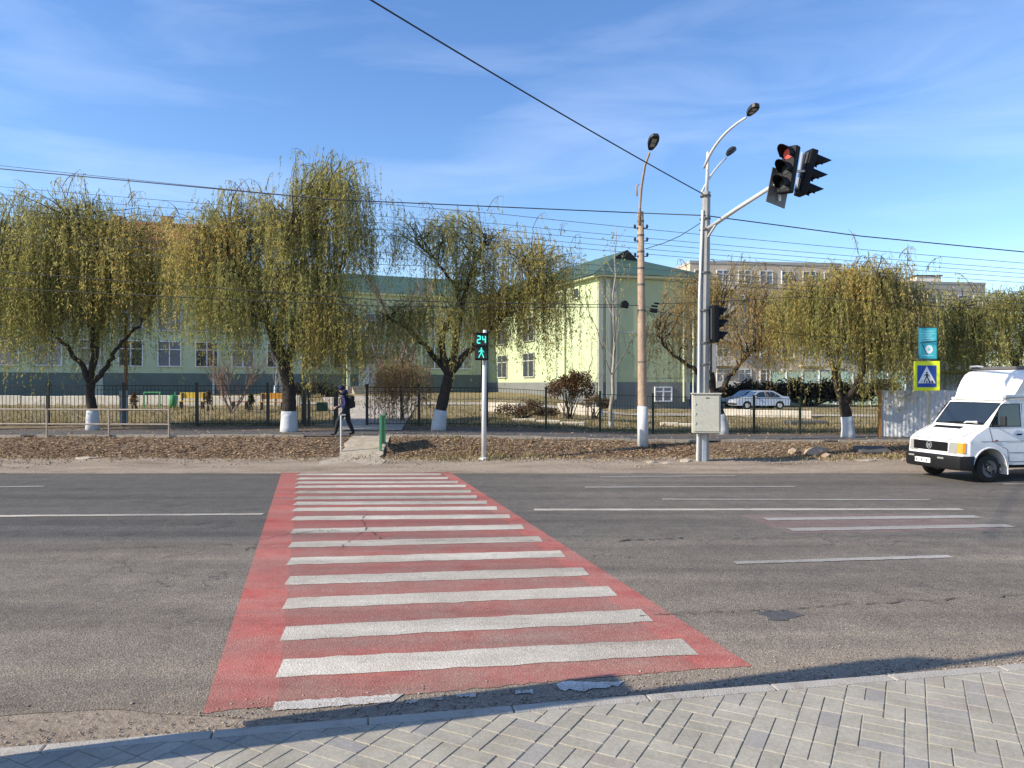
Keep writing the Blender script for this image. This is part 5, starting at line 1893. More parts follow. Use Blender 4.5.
# digits: seven bars each
SEG = {'2': "abged", '4': "fgbc"}
def digit(b, ch, cx, cz, w, h, y, th):
    seg = {'a': (0, h / 2, w, th), 'g': (0, 0, w, th), 'd': (0, -h / 2, w, th), 'f': (-w / 2, h / 4, th, h / 2), 'b': (w / 2, h / 4, th, h / 2), 'e': (-w / 2, -h / 4, th, h / 2), 'c': (w / 2, -h / 4, th, h / 2)}
    for s in SEG[ch]:
        x, z, sw, sh = seg[s]
        b.box((cx + x, y, cz + z), (sw, 0.006, sh))
b = MB()
digit(b, '2', hc.x - 0.075, hc.z + 0.205, 0.085, 0.21, hc.y - 0.092, 0.034)
digit(b, '4', hc.x + 0.078, hc.z + 0.205, 0.085, 0.21, hc.y - 0.0925, 0.034)
b.build("countdown_digits", M['teal_on'], cp)
def flat_poly(b, pts, y, th=0.005, c=(0, 0, 0)):
    mtx = Matrix.Translation(Vector(c)) @ Matrix(((1, 0, 0, 0), (0, 0, -1, 0), (0, 1, 0, 0), (0, 0, 0, 1))) @ Matrix.Translation((0, 0, -y))
    b.prism(pts, th, mtx)
def walker(b, c, s, y, th=0.005):
    """walking figure about s tall, seen from the front, stepping left"""
    cx, cz = c
    hd = [(cx + 0.0 * s + 0.075 * s * math.cos(t), cz + 0.41 * s + 0.085 * s * math.sin(t)) for t in [k * math.pi / 5 for k in range(10)]]
    flat_poly(b, hd, y, th)
    def L(pts):
        flat_poly(b, [(cx + p * s, cz + q * s) for p, q in pts], y, th)
    L([(-0.09, 0.30), (0.09, 0.30), (0.10, -0.02), (-0.07, -0.02)])
    L([(-0.10, 0.29), (-0.09, 0.20), (-0.24, 0.04), (-0.29, 0.09)])
    L([(0.09, 0.29), (0.11, 0.19), (0.24, 0.02), (0.28, 0.07)])
    L([(-0.07, -0.025), (0.02, -0.025), (-0.12, -0.28), (-0.22, -0.5), (-0.30, -0.46), (-0.20, -0.25)])
    L([(0.025, -0.025), (0.10, -0.025), (0.20, -0.27), (0.27, -0.48), (0.18, -0.5), (0.09, -0.25)])
b = MB()
walker(b, (hc.x, hc.z - 0.19), 0.31, hc.y - 0.091)
b.build("walking_figure", M['teal_on'], cp)

# crossing sign and teal board on one post
o = P(928, 446, 24.8)
o.z = gz(o.x, o.y)
cs = thing("crossing_sign", "yellow bordered blue pedestrian crossing sign on a thin post left of the van", "road sign", o, R(-6))
MB().rod((0.02, 0.03, -0.2), (0.02, 0.03, 3.62), 0.04, n=10).build("post", M['post_yellow'], cs)
sc_ = CAMH - (376 - 384) / FPX * 24.8 - o.z
sxp = (926.5 - 928) / FPX * 24.8
MB().bevbox((sxp, -0.03, sc_), (0.82, 0.03, 0.98), 0.012, 1).build("border_plate", M['sign_yellow'], cs)
MB().bevbox((sxp - 0.01, -0.049, sc_ - 0.01), (0.60, 0.006, 0.72), 0.002, 1).build("blue_panel", M['sign_blue'], cs)
b = MB()
flat_poly(b, [(sxp - 0.29, sc_ - 0.24), (sxp + 0.27, sc_ - 0.24), (sxp - 0.01, sc_ + 0.33)], -0.0525, 0.004)
b.build("white_triangle", M['sign_white'], cs)
b = MB()
walker(b, (sxp - 0.01, sc_ - 0.03), 0.34, -0.0575, 0.004)
for k in range(5):
    x = sxp - 0.20 + k * 0.095
    lean = (0.02 - 0.01 * (k - 2)) * 1.2
    flat_poly(b, [(x - 0.018 + (-0.02 * (k - 2)), sc_ - 0.232), (x + 0.022 + (-0.0 * k), sc_ - 0.232), (x + 0.016 - 0.012 * (k - 2) * 1.5, sc_ - 0.15), (x - 0.012 - 0.012 * (k - 2) * 1.5, sc_ - 0.15)] , -0.0575, 0.004)
b.build("black_figure", M['sign_black'], cs)
tb_ = thing("notice_board", "upright teal notice board with a pale emblem, mounted above the crossing sign", "notice board", (o.x, o.y, o.z), R(-6))
tz = CAMH - (343.5 - 384) / FPX * 24.8 - o.z
txp = (927.5 - 928) / FPX * 24.8
MB().bevbox((txp, -0.02, tz), (0.60, 0.03, 1.06), 0.008, 1).build("frame", M['teal_dark'], tb_)
MB().bevbox((txp, -0.038, tz), (0.54, 0.006, 1.0), 0.002, 1).build("panel", M['teal'], tb_)
b = MB()
for z, w_, x in ((0.40, 0.36, 0.02), (0.32, 0.42, 0.0), (0.245, 0.30, -0.04), (0.17, 0.40, 0.0), (0.10, 0.33, 0.02), (-0.40, 0.36, 0.0)):
    flat_poly(b, [(txp + x - w_ / 2, tz + z - 0.017), (txp + x + w_ / 2, tz + z - 0.012), (txp + x + w_ / 2, tz + z + 0.02), (txp + x - w_ / 2, tz + z + 0.016)], -0.0415, 0.002)
b.build("print_lines", M['teal_pale'], tb_)
b = MB()
pts_ = [(txp + 0.03 + 0.13 * math.cos(t) * (1 if k % 2 else 0.86), tz - 0.20 + 0.15 * math.sin(t) * (1 if k % 2 else 0.86)) for k, t in enumerate([i * math.pi / 10 for i in range(20)])]
flat_poly(b, pts_, -0.0415, 0.002)
em = b.build("emblem", M['sign_white'], tb_)
b = MB()
flat_poly(b, [(txp + 0.03 + 0.05 * math.cos(t), tz - 0.19 + 0.06 * math.sin(t)) for t in [i * math.pi / 5 for i in range(10)]], -0.0440, 0.002)
b.build("emblem_centre", M['teal_pale'], em)
b = MB()
flat_poly(b, [(txp - 0.26, tz + 0.00), (txp + 0.26, tz + 0.06), (txp + 0.26, tz + 0.10), (txp - 0.26, tz + 0.035)], -0.0415, 0.0035)
flat_poly(b, [(txp - 0.20, tz - 0.02), (txp - 0.165, tz - 0.03), (txp - 0.01, tz - 0.36), (txp - 0.04, tz - 0.37)], -0.0415, 0.003)
b.build("dark_band", M['teal_dark'], tb_)

# thin wooden pole lashed to a pale stub, behind the left fence
o = P(124, 421, 30.95)
o.z = gz(o.x, o.y)
t = thing("utility_pole", "thin wooden pole lashed to a pale blue grey stub behind the left fence", "pole", o)
MB().tube([(0.06, 0.05, 0.3), (0.05, 0.05, 4.6)], [0.085, 0.065], 9).build("pole", M['wood'], t, smooth_=True)
MB().bevbox((0.0, -0.05, 0.66), (0.30, 0.12, 1.6), 0.02, 1).build("stub", M['bluegrey'], t)
b = MB()
for z in (0.6, 1.2):
    b.box((0.03, 0, z), (0.36, 0.3, 0.03))
b.build("lashing", M['strap'], t)

# ------------------------------------------------------------------ yard furniture
def bench(label, px, py, d, w, mt, back=True):
    o = P(px, py, d)
    o.z = gz(o.x, o.y)
    t = thing("bench", label, "bench", o, R(3))
    MB().bevbox((0, 0, 0.45), (w, 0.42, 0.05), 0.01, 1).build("seat", mt, t)
    if back:
        MB().bevbox((0, 0.22, 0.78), (w, 0.05, 0.34), 0.01, 1).build("backrest", mt, t)
    for x in (-w * 0.4, w * 0.4):
        b = MB()
        b.span((x - 0.04, -0.18, -0.05), (x + 0.04, -0.1, 0.425))
        b.span((x - 0.04, 0.14, -0.05), (x + 0.04, 0.194, 0.93 if back else 0.425))
        b.build("leg", M['fence'], t)
bench("yellow bench in front of the low white wall, seen through the left fence", 192, 404, 43, 1.5, M['yellow_bench'])
bench("orange bench left of the tallest willow's trunk", 272, 406, 42, 1.4, M['orange_bench'])
bench("low red bench left of the small conifer", 240, 406, 42.5, 0.9, M['red_bench'], False)
o = P(152, 405, 43)
o.z = gz(o.x, o.y)
t = thing("exercise_bar", "low green bar on two posts behind the left fence", "bar", o)
for x in (-0.45, 0.45):
    MB().rod((x, 0, -0.1), (x, 0, 0.95), 0.04, n=6).build("post", M['bar_green'], t)
MB().rod((-0.5, 0, 0.95), (0.5, 0, 0.95), 0.04, n=6).build("crossbar", M['bar_green'], t)
o = P(173, 404, 44)
o.z = gz(o.x, o.y)
t = thing("litter_bin", "small round green bin left of the yellow bench", "bin", o)
MB().tube([(0, 0, 0.0), (0, 0, 0.3), (0, 0, 0.72), (0, 0, 0.76)], [0.18, 0.23, 0.25, 0.18], 12).build("body", M['bar_green'], t, smooth_=True)
MB().rod((0, 0.27, -0.1), (0, 0.27, 0.95), 0.03, n=6).build("post", M['bar_green'], t)

def stone_wall(label, px0, px1, d0, d1, h, th=0.3):
    a_ = P(px0, 384, d0)
    c_ = P(px1, 384, d1)
    o = Vector((a_.x, a_.y, gz(a_.x, a_.y)))
    t = thing("low_wall", label, "low wall", o)
    b = MB()
    n = max(3, int((c_ - a_).to_2d().length / 1.3))
    for i in range(n):
        p, q = a_.lerp(c_, i / n), a_.lerp(c_, (i + 1) / n)
        z = gz((p.x + q.x) / 2, (p.y + q.y) / 2)
        mid = Vector(((p.x + q.x) / 2, (p.y + q.y) / 2, z + h / 2 - 0.1))
        dv = (q - p).to_2d()
        b.bevbox(mid - o, (dv.length - 0.012, th * random.uniform(0.9, 1.1), h + 0.2 + random.uniform(-0.10, 0.06)), 0.03, 1, Matrix.Rotation(math.atan2(dv.y, dv.x), 3, 'Z'))
    b.build("blocks", M['slab'], t)
    return t
stone_wall("low pale stone wall at the foot of the school, behind the left benches", -20, 300, 48, 47, 0.60)
stone_wall("low cream wall behind the mesh fence, left of the bare sapling", 558, 602, 44.5, 43, 0.55)
stone_wall("low cream kerb wall in front of the parked cars", 722, 812, 46, 44, 0.45)
stone_wall("short pale stone edging left of the russet bed, behind the mesh fence", 486, 520, 41, 40, 0.5)
stone_wall("curved pale bed edging behind the mesh fence, under the brown bush", 512, 585, 34.5, 34.0, 0.12)
stone_wall("thin pale edging right of the brown pole, behind the mesh fence", 660, 716, 36, 35.5, 0.14)
t = thing("dark_ramp", "dark sunken ramp slab behind the mesh fence, right of the parked cars", "slab", P(806, 423, 36.5))
MB().bevbox((0, 0, 0), (1.9, 0.9, 0.22), 0.05, 1).build("slab", M['strap'], t)

# stones on the verge
def rock(label, px, py, d, s, mt=None, group=None, name="stone"):
    o = P(px, py, d)
    o.z = gz(o.x, o.y) + bank_noise(o.x, o.y)
    bm = bmesh.new()
    bmesh.ops.create_icosphere(bm, subdivisions=1, radius=1.0)
    sd = random.uniform(0, 9)
    for v in bm.verts:
        f = 1 + 0.22 * math.sin(v.co.x * 3.1 + sd) * math.cos(v.co.y * 2.7 + sd) + random.uniform(-0.16, 0.16)
        v.co = Vector((v.co.x * s[0] * f, v.co.y * s[1] * f, max(-0.5, v.co.z) * s[2] * f))
    b = MB()
    b.from_bm(bm)
    ob = b.build(name, mt or M['stone'])
    ob.location = o + Vector((0, 0, s[2] * 0.3))
    tag(ob, label, "stone", group)
rock("largest tan stone slab on the bank, left of the hoarding", 816, 456, 23.7, (0.42, 0.26, 0.17))
rock("small tan stone left of the largest slab on the bank", 793, 456, 23.8, (0.16, 0.14, 0.13))
rock("small flat tan stone right of the largest slab on the bank", 826, 459, 23.4, (0.18, 0.13, 0.09))
rock("broken concrete lump at the left foot of the grey signal pole", 686, 463, 22.3, (0.22, 0.16, 0.10), M['concrete'])
rock("flat concrete piece between the two tall poles", 666, 464, 22.1, (0.26, 0.14, 0.06), M['concrete'])
rock("flat concrete piece nearest the brown lamp pole", 651, 463, 22.3, (0.17, 0.12, 0.06), M['concrete'])
rock("pale flat slab edge on the verge below the dark pit, left of the van", 866, 464, 22.6, (0.55, 0.13, 0.05), M['concrete'])
rock("pale flat slab lying on the left verge below the handrail", 88, 458, 23.0, (0.5, 0.16, 0.05), M['concrete'])
o = P(872, 458, 23.9)
o.z = gz(o.x, o.y) + 0.06
t = thing("pit_shadow_slab", "dark slab standing in for the shadowed pit in the bank beside the van", "dark slab", o)  # dark slab laid where the pit in the bank is only shadow
MB().bevbox((0, 0, 0), (1.0, 0.62, 0.14), 0.03, 1, Matrix.Rotation(R(13), 3, 'X')).build("slab", M['strap'], t)

# ------------------------------------------------------------------ overhead cables
def cable(label, pts, r, mt, sag=0.0, group=None, n=24, name="overhead_cable"):
    """pts: world points the cable runs through; sag between each pair"""
    path = []
    for a_, c_ in zip(pts, pts[1:]):
        for i in range(n):
            u = i / n
            p = a_.lerp(c_, u)
            p = p - Vector((0, 0, sag * 4 * u * (1 - u)))
            path.append(p)
    path.append(pts[-1])
    o = pts[0]
    b = MB()
    b.tube([p - o for p in path], r, 6)
    ob = b.build(name, mt, smooth_=True)
    ob.location = o
    return tag(ob, label, "cable", group)
def xt(p, q, f):
    """carry the line p-q on past q"""
    return q + (q - p) * f
pole_a = P(703, 194, 22.3)
pole_b = P(705, 215.5, 22.3)
near_a = P(371, 0, 13.5)
cable("thick black cable slanting down from the top of the sky to the grey pole", [xt(pole_a, near_a, 0.8), near_a, pole_a], 0.017, M['cable'], 0.06)
L1, L2, L3 = P(-40, 165, 26.5), P(330, 199.5, 24.5), P(640, 213.0, 24.4)
cable("bold black cable crossing the whole sky, tied to both tall poles", [xt(L2, L1, 2), L1, L2, L3, pole_b, P(860, 236, 22.6), P(1040, 253.5, 22.8), P(2600, 420, 24)], 0.017, M['cable'], 0.0)
cable("slack black cable looping from the grey pole down to the brown pole", [P(702, 222, 22.3), P(680, 236, 23.2), P(664, 243, 24.0), P(645, 249, 24.4)], 0.012, M['cable'], 0.0)
lw = [  # left y, middle y, right y at measured columns -40, 500, 1060; depth
    (161, 214, 266, 26.0, 0.009), (183, 224, 272, 26.0, 0.008), (191, 230, 276, 26.2, 0.008), (201, 236, 280, 26.4, 0.008), (209, 241, 285, 26.4, 0.008),
    (230, 257, 297, 26.5, 0.008), (237, 263, 302, 26.5, 0.008), (246, 268, 306, 26.5, 0.009)]
ordw = ["uppermost", "second", "third", "fourth", "fifth", "sixth", "seventh", "lowest"]
for (ya, yb, yc, d, r), w_ in zip(lw, ordw):
    q = [P(-40, ya, d + 1), P(500, yb, d), P(1060, yc, d)]
    cable(f"thin grey street wire, {w_} of the eight thin wires counted down the sky", [xt(q[1], q[0], 1.0), q[0], q[1], q[2], xt(q[1], q[2], 1.0)], r, M['wire'], 0.07, "thin wires along the street")
spl, spr = P(622, 305, 24.4), P(656, 311, 24.4)
cable("black low cable running left from the splice box through the willow crowns", [xt(spl, P(-40, 268, 25.5), 0.8), P(-40, 268, 25.5), P(380, 300, 24.8), spl], 0.013, M['cable'], 0.02)
cable("second black low cable running left just under the first one to the brown pole", [P(-900, 232, 27), P(-40, 286, 25.5), P(380, 306, 24.8), P(622, 307, 24.4)], 0.013, M['cable'], 0.02)
cable("thin low wire crossing the right willows from the black clamps", [P(655, 304, 24.4), P(800, 296.5, 24.8), P(1060, 313, 25), P(2400, 400, 26)], 0.009, M['cable'], 0.03)
cable("lower thin wire sloping from the black clamps behind the side signal", [spr, P(712, 322, 24.6), P(800, 335, 25), P(1060, 352, 25.5), P(2400, 420, 26)], 0.008, M['cable'], 0.03)

# ------------------------------------------------------------------ walking pupil
def skin_body(edges_pts, root, name, mats, parent, pick, sub=2):
    """edges_pts: list of chains [(Vector, radius)], chains joined where points coincide"""
    verts, rad, edges, index = [], [], [], {}
    for ch in edges_pts:
        prev = None
        for p, r in ch:
            key = tuple(round(c, 4) for c in p)
            if key not in index:
                index[key] = len(verts)
                verts.append(tuple(p))
                rad.append(r if isinstance(r, tuple) else (r, r))
            i = index[key]
            if prev is not None and prev != i:
                edges.append((prev, i))
            prev = i
    me = bpy.data.meshes.new(name)
    me.from_pydata(verts, edges, [])
    ob = bpy.data.objects.new(name, me)
    COL.objects.link(ob)
    ob.modifiers.new("skin", 'SKIN')
    ob.modifiers.new("sub", 'SUBSURF').levels = sub
    ob.modifiers["sub"].render_levels = sub
    sv = me.skin_vertices[0].data
    for i, r in enumerate(rad):
        sv[i].radius = r
        sv[i].use_root = (i == root)
    dg = bpy.context.evaluated_depsgraph_get()
    m2 = bpy.data.meshes.new_from_object(ob.evaluated_get(dg))
    ob.modifiers.clear()
    ob.data = m2
    m2.materials.clear()
    for m in mats:
        m2.materials.append(m)
    for f in m2.polygons:
        f.use_smooth = True
        f.material_index = pick(f.center)
    ob.parent = parent
    return ob

o = P(345.5, 438, 25.55)
o.z = gz(o.x, o.y) + 0.035
PS = 0.97
pe = thing("person", "pupil in navy jacket and dark trousers walking left past the gate", "person", o)
V = Vector
# walks to -x; y is towards the fence
pelvis = V((0.02, 0, 0.90))
chest = V((-0.02, 0, 1.27))
neck = V((-0.06, 0, 1.44))
head = V((-0.13, 0, 1.60))
chains = [[(pelvis, (0.15, 0.125)), (V((0.01, 0, 1.08)), (0.165, 0.14)), (chest, (0.19, 0.16)), (V((-0.04, 0, 1.38)), (0.10, 0.09)), (neck, 0.062), (V((-0.10, 0, 1.52)), 0.075), (head, (0.085, 0.098)), (V((-0.135, 0, 1.69)), 0.075)]]
def leg(yo, knee, ank, toe):
    hip = V((0.02, yo, 0.84))
    return [(pelvis, (0.15, 0.125)), (hip, 0.10), (hip.lerp(V(knee), 0.5), 0.098), (V(knee), 0.078), (V(knee).lerp(V(ank), 0.4), 0.072), (V(ank), 0.060), (V(ank) + V((-0.03, 0, -0.045)), 0.046), (V(toe), 0.038)]
chains.append(leg(-0.09, (-0.22, -0.09, 0.50), (-0.30, -0.09, 0.095), (-0.47, -0.09, 0.045)))
chains.append(leg(0.09, (0.08, 0.09, 0.47), (0.24, 0.09, 0.10), (0.09, 0.09, 0.042)))
def arm(yo, elb, wri, tag_):
    sh = V((-0.02, yo * 0.85, 1.34))
    hand = V(wri) + (V(wri) - V(elb)).normalized() * 0.09
    return [(chest, (0.18, 0.135)), (sh, 0.075), (V(elb), 0.055), (V(elb).lerp(V(wri), 0.4), 0.052), (V(wri), 0.034), (hand, (0.036, 0.022))], V(wri), hand
for yo, elb, wri in ((-0.22, (0.04, -0.27, 1.08), (-0.22, -0.23, 0.98)), (0.22, (0.0, 0.27, 1.07), (-0.26, 0.20, 1.00))):
    ch, wr, hd = arm(yo, elb, wri, 0)
    chains.append(ch)
    dv = (hd - wr).normalized()
    side = V((0, 0, 1)).cross(dv).normalized()
    up_ = dv.cross(side)
    for k in range(4):
        off = up_ * (0.027 - 0.018 * k)
        ln = (0.062, 0.072, 0.066, 0.052)[k]
        chains.append([(hd, (0.036, 0.022)), (hd + off + dv * 0.02, 0.0095), (hd + off + dv * ln * 0.65, 0.009), (hd + off + dv * ln * 0.9 - side * 0.02 * (1 if yo > 0 else -1), 0.008)])
    chains.append([(wr.lerp(hd, 0.45), 0.026), (wr.lerp(hd, 0.5) + up_ * 0.045, 0.011), (wr.lerp(hd, 0.8) + up_ * 0.062, 0.0095)])
def pick(c):
    if c.z > 1.50:
        return 2
    if c.z < 0.10:
        return 3
    if c.x < -0.245 and 0.85 < c.z < 1.1:
        return 2
    return 1 if c.z < 0.88 else 0
skin_body(chains, 0, "body", [M['jacket'], M['trousers'], M['skin'], M['shoe']], pe, pick, 2)
b = MB()
b.sphere((-0.125, 0, 1.655), (0.115, 0.105, 0.115), 14, 9)
b.tube([(-0.03, 0, 1.60), (-0.035, 0, 1.52), (-0.03, 0, 1.43)], [0.09, 0.10, 0.12], 12)
b.prism([(-0.07, 0.0), (0.07, 0.0), (0.055, 0.09), (0.0, 0.115), (-0.055, 0.09)], 0.014, Matrix.Translation((-0.215, 0, 1.655)) @ Matrix.Rotation(R(90), 4, 'Z') @ Matrix.Rotation(R(-12), 4, 'X'))
b.build("hooded_cap", M['jacket'], pe, smooth_=True)
b = MB()
b.tube([(-0.21, 0, 1.615), (-0.232, 0, 1.585), (-0.212, 0, 1.575)], [0.01, 0.02, 0.014], 6)
b.build("nose", M['skin'], pe)
b = MB()
for s in (-1, 1):
    b.sphere((-0.20, s * 0.033, 1.615), 0.011, 6, 4)
b.build("eyes", M['sign_black'], pe)
b = MB()
b.tube([(0.01, -0.285, 1.32), (0.05, -0.315, 1.15), (0.045, -0.332, 1.06), (-0.08, -0.312, 1.02)], 0.016, 5)
b.build("sleeve_stripe", M['stripe'], pe)
bp = thing("backpack", "black backpack worn by the walking pupil", "backpack", o + V((0.20, 0, 1.0)))
b = MB()
b.bevbox((0.03, 0, 0.17), (0.22, 0.30, 0.46), 0.085, 3, Matrix.Rotation(R(6), 3, 'Y'))
auto_smooth(b.build("bag", M['pack'], bp), 60)
b = MB()
b.bevbox((0.135, 0, 0.08), (0.08, 0.24, 0.22), 0.03, 2)
auto_smooth(b.build("front_pocket", M['pack'], bp), 60)
for s in (-1, 1):
    MB().tube([(-0.06, s * 0.11, 0.36), (-0.17, s * 0.13, 0.39), (-0.335, s * 0.13, 0.28), (-0.33, s * 0.15, 0.12), (-0.13, s * 0.16, -0.02)], 0.018, 6).build("strap", M['pack'], bp)

pe.scale = (PS * 1.10, PS * 1.12, PS)
bp.scale = (PS, PS, PS)
bp.location = o + V((0.15, 0, 1.0)) * PS
# ------------------------------------------------------------------ white van
# local x: forward; local y: the driver's side towards the camera; origin on the road under the front axle's near wheel
wc = Vector((11.60, 18.2, 0.0))
VA = R(12)
van = thing("delivery_van", "white delivery van with a tall white roof fairing driving left at the right edge", "van", (wc.x, wc.y, 0.004), math.pi + VA)
# rotated by pi+VA: local +x -> (-cos, -sin); local +y -> towards the camera
HWV = 0.95
YC = -HWV                       # centre line in local y (near side at y=0)
def vp(s, z, hy):
    return s, z, hy
# station list round the cab: (x, z, half width)
OH = 0.78
prof = [(OH - 0.00, 0.42, 0.80), (OH + 0.0, 0.66, 0.80), (OH - 0.03, 0.98, 0.80), (OH - 0.10, 1.05, 0.78), (OH - 0.30, 1.16, 0.80), (OH - 0.74, 1.36, 0.83),
        (OH - 1.28, 1.95, 0.82), (OH - 1.40, 2.01, 0.82), (OH - 2.05, 2.05, 0.82), (-1.15, 2.05, 0.82)]
b = MB()
# body below the belt line and the greenhouse above, built as a skin of quads
def side_sections():
    # columns along x: (x, z_low, z_belt, hw_low, hw_belt, z_top, hw_top)
    return None
# upper surface strip
n = len(prof)
vs = []
for (x, z, hw) in prof:
    vs += [(x, YC + hw, z), (x, YC - hw, z)]
fs = [(2 * i, 2 * i + 1, 2 * i + 3, 2 * i + 2) for i in range(n - 1)]
b.add(vs, fs)
# rounded corner column between front face and side
cor = [(OH - 0.22, 0.42, 0.945), (OH - 0.22, 0.66, 0.95), (OH - 0.24, 0.98, 0.95), (OH - 0.28, 1.05, 0.94), (OH - 0.42, 1.16, 0.925), (OH - 0.77, 1.345, 0.90)]
mid = [(OH - 0.06, 0.42, 0.89), (OH - 0.06, 0.66, 0.90), (OH - 0.09, 0.98, 0.895), (OH - 0.15, 1.05, 0.88), (OH - 0.33, 1.16, 0.88), (OH - 0.75, 1.355, 0.875)]
for s in (1, -1):
    A_ = [(p[0], YC + s * p[2], p[1]) for p in prof[:6]]
    B_ = [(p[0], YC + s * p[2], p[1]) for p in mid]
    C_ = [(p[0], YC + s * p[2], p[1]) for p in cor]
    for U_, W_ in ((A_, B_), (B_, C_)):
        vs = U_ + W_
        b.add(vs, [(i, i + 1, i + 7, i + 6) for i in range(5)])
    # side panel with wheel arch, from the corner back to the cab end
    back = -1.15
    arch = [(0.47 * math.cos(a_), 0.36 + 0.47 * math.sin(a_)) for a_ in [R(8) + R(164) * i / 12 for i in range(13)]]
    # quads between the arch / sill line and the belt
    low = [(OH - 0.22, 0.42), (0.47, 0.42)] + arch + [(-0.47, 0.42), (-0.7, 0.42), (-0.95, 0.42), (back, 0.42)]
    belt_z = lambda x: 1.345 if x < -0.17 else 1.345 - (x + 0.17) * 0.0
    def upper(x):
        # top of the side at x: bonnet edge ahead of the windscreen base
        pts_ = [(OH - 0.22, 1.0), (OH - 0.28, 1.05), (OH - 0.42, 1.16), (OH - 0.77, 1.345), (back, 1.37)]
        if x >= pts_[0][0]:
            return pts_[0][1]
        for (x0, z0), (x1, z1) in zip(pts_, pts_[1:]):
            if x1 <= x <= x0:
                return z0 + (z1 - z0) * (x0 - x) / (x0 - x1)
        return pts_[-1][1]
    def hwid(x, z):
        t_ = max(0, min(1, (z - 0.98) / 0.38))
        return 0.95 - 0.05 * t_
    vs, fs = [], []
    rows = 5
    for (x, z) in low:
        zt = upper(x)
        for k in range(rows):
            zz = z + (zt - z) * k / (rows - 1)
            vs.append((x, YC + s * hwid(x, zz), zz))
    for i in range(len(low) - 1):
        for k in range(rows - 1):
            a_ = i * rows + k
            fs.append((a_, a_ + 1, a_ + rows + 1, a_ + rows))
    b.add(vs, fs)
    # greenhouse side: A-pillar line, roof edge, back edge
    gh = [(OH - 0.77, 1.345, 0.90), (OH - 1.28, 1.95, 0.85), (OH - 1.42, 2.01, 0.845), (OH - 2.05, 2.05, 0.84), (back, 2.05, 0.84), (back, 1.37, 0.90)]
    b.add([(x, YC + s * hw, z) for x, z, hw in gh], [tuple(range(6))])
    # narrow joints between the top strip and the side
    top = [(p[0], YC + s * p[2], p[1]) for p in prof[5:]]
    sid = [(OH - 0.77, YC + s * 0.90, 1.345), (OH - 1.28, YC + s * 0.85, 1.95), (OH - 1.42, YC + s * 0.845, 2.01), (OH - 2.05, YC + s * 0.84, 2.05), (back, YC + s * 0.84, 2.05)]
    b.add(top + sid, [(i, i + 1, i + 6, i + 5) for i in range(4)])
    b.add([top[0], (mid[5][0], YC + s * mid[5][2], mid[5][1]), sid[0]], [(0, 1, 2)])
    # inner wheel well so one does not see through
    aw = [(x, YC + s * 0.93, z) for x, z in arch] + [(x, YC + s * 0.55, z) for x, z in arch]
    b.add(aw, [(i, i + 1, i + 14, i + 13) for i in range(12)])
b.add([(-1.15, YC + 0.95, 0.42), (-1.15, YC - 0.95, 0.42), (-1.15, YC - 0.90, 1.37), (-1.15, YC - 0.84, 2.05), (-1.15, YC + 0.84, 2.05), (-1.15, YC + 0.90, 1.37)], [(0, 1, 2, 3, 4, 5)])
bm = bmesh.new()
body = b.build("body", M['van_white'], van)
bm.from_mesh(body.data)
bmesh.ops.remove_doubles(bm, verts=bm.verts, dist=0.012)
bmesh.ops.recalc_face_normals(bm, faces=bm.faces)
bm.to_mesh(body.data)
bm.free()
auto_smooth(body, 28)
# underbody
MB().span((OH - 0.3, YC - 0.6, 0.30), (-5.2, YC + 0.6, 0.42)).build("chassis", M['black'], van)
# bumper wraps round the corners
b = MB()
bz0, bz1 = 0.30, 0.645
line_ = [(0.50, 0.99), (OH - 0.12, 0.985), (OH + 0.03, 0.90), (OH + 0.085, 0.72), (OH + 0.10, 0.0), (OH + 0.085, -0.72), (OH + 0.03, -0.90), (OH - 0.12, -0.985), (0.50, -0.99)]
vs = []
for x, y in line_:
    cx_ = x - 0.10 if abs(y) < 0.95 else x
    sg = 1 if y > 0 else (-1 if y < 0 else 0)
    yi = y * 0.90 if abs(y) > 0.5 else y
    vs += [(x - 0.03, YC + y * 0.985, bz0), (x, YC + y, bz0 + 0.06), (x, YC + y, bz1 - 0.05), (x - 0.035, YC + y * 0.985, bz1), (x - 0.14, YC + yi * 0.95, bz1), (x - 0.14, YC + yi * 0.95, bz0)]
fs = []
for i in range(len(line_) - 1):
    for k in range(6):
        a_, c_ = i * 6 + k, i * 6 + (k + 1) % 6
        fs.append((a_, c_, c_ + 6, a_ + 6))
fs += [tuple(range(6)), tuple(range(len(vs) - 6, len(vs)))]
b.add(vs, fs)
bu = auto_smooth(b.build("bumper", M['bumper'], van), 30)
for y in (-0.62, 0.36):
    MB().bevbox((OH + 0.098, YC + y, 0.565), (0.02, 0.20, 0.045), 0.008, 1).build("fog_light", M['headlight'], bu)
MB().bevbox((OH + 0.107, YC - 0.22, 0.47), (0.014, 0.52, 0.125), 0.004, 1).build("number_plate", M['plate'], bu)
b = MB()
for k in range(8):
    y = YC - 0.22 - 0.2 + k * 0.057
    b.box((OH + 0.1155, y, 0.47), (0.003, 0.012 if k % 3 else 0.03, 0.065))
b.build("plate_characters", M['sign_black'], bu)
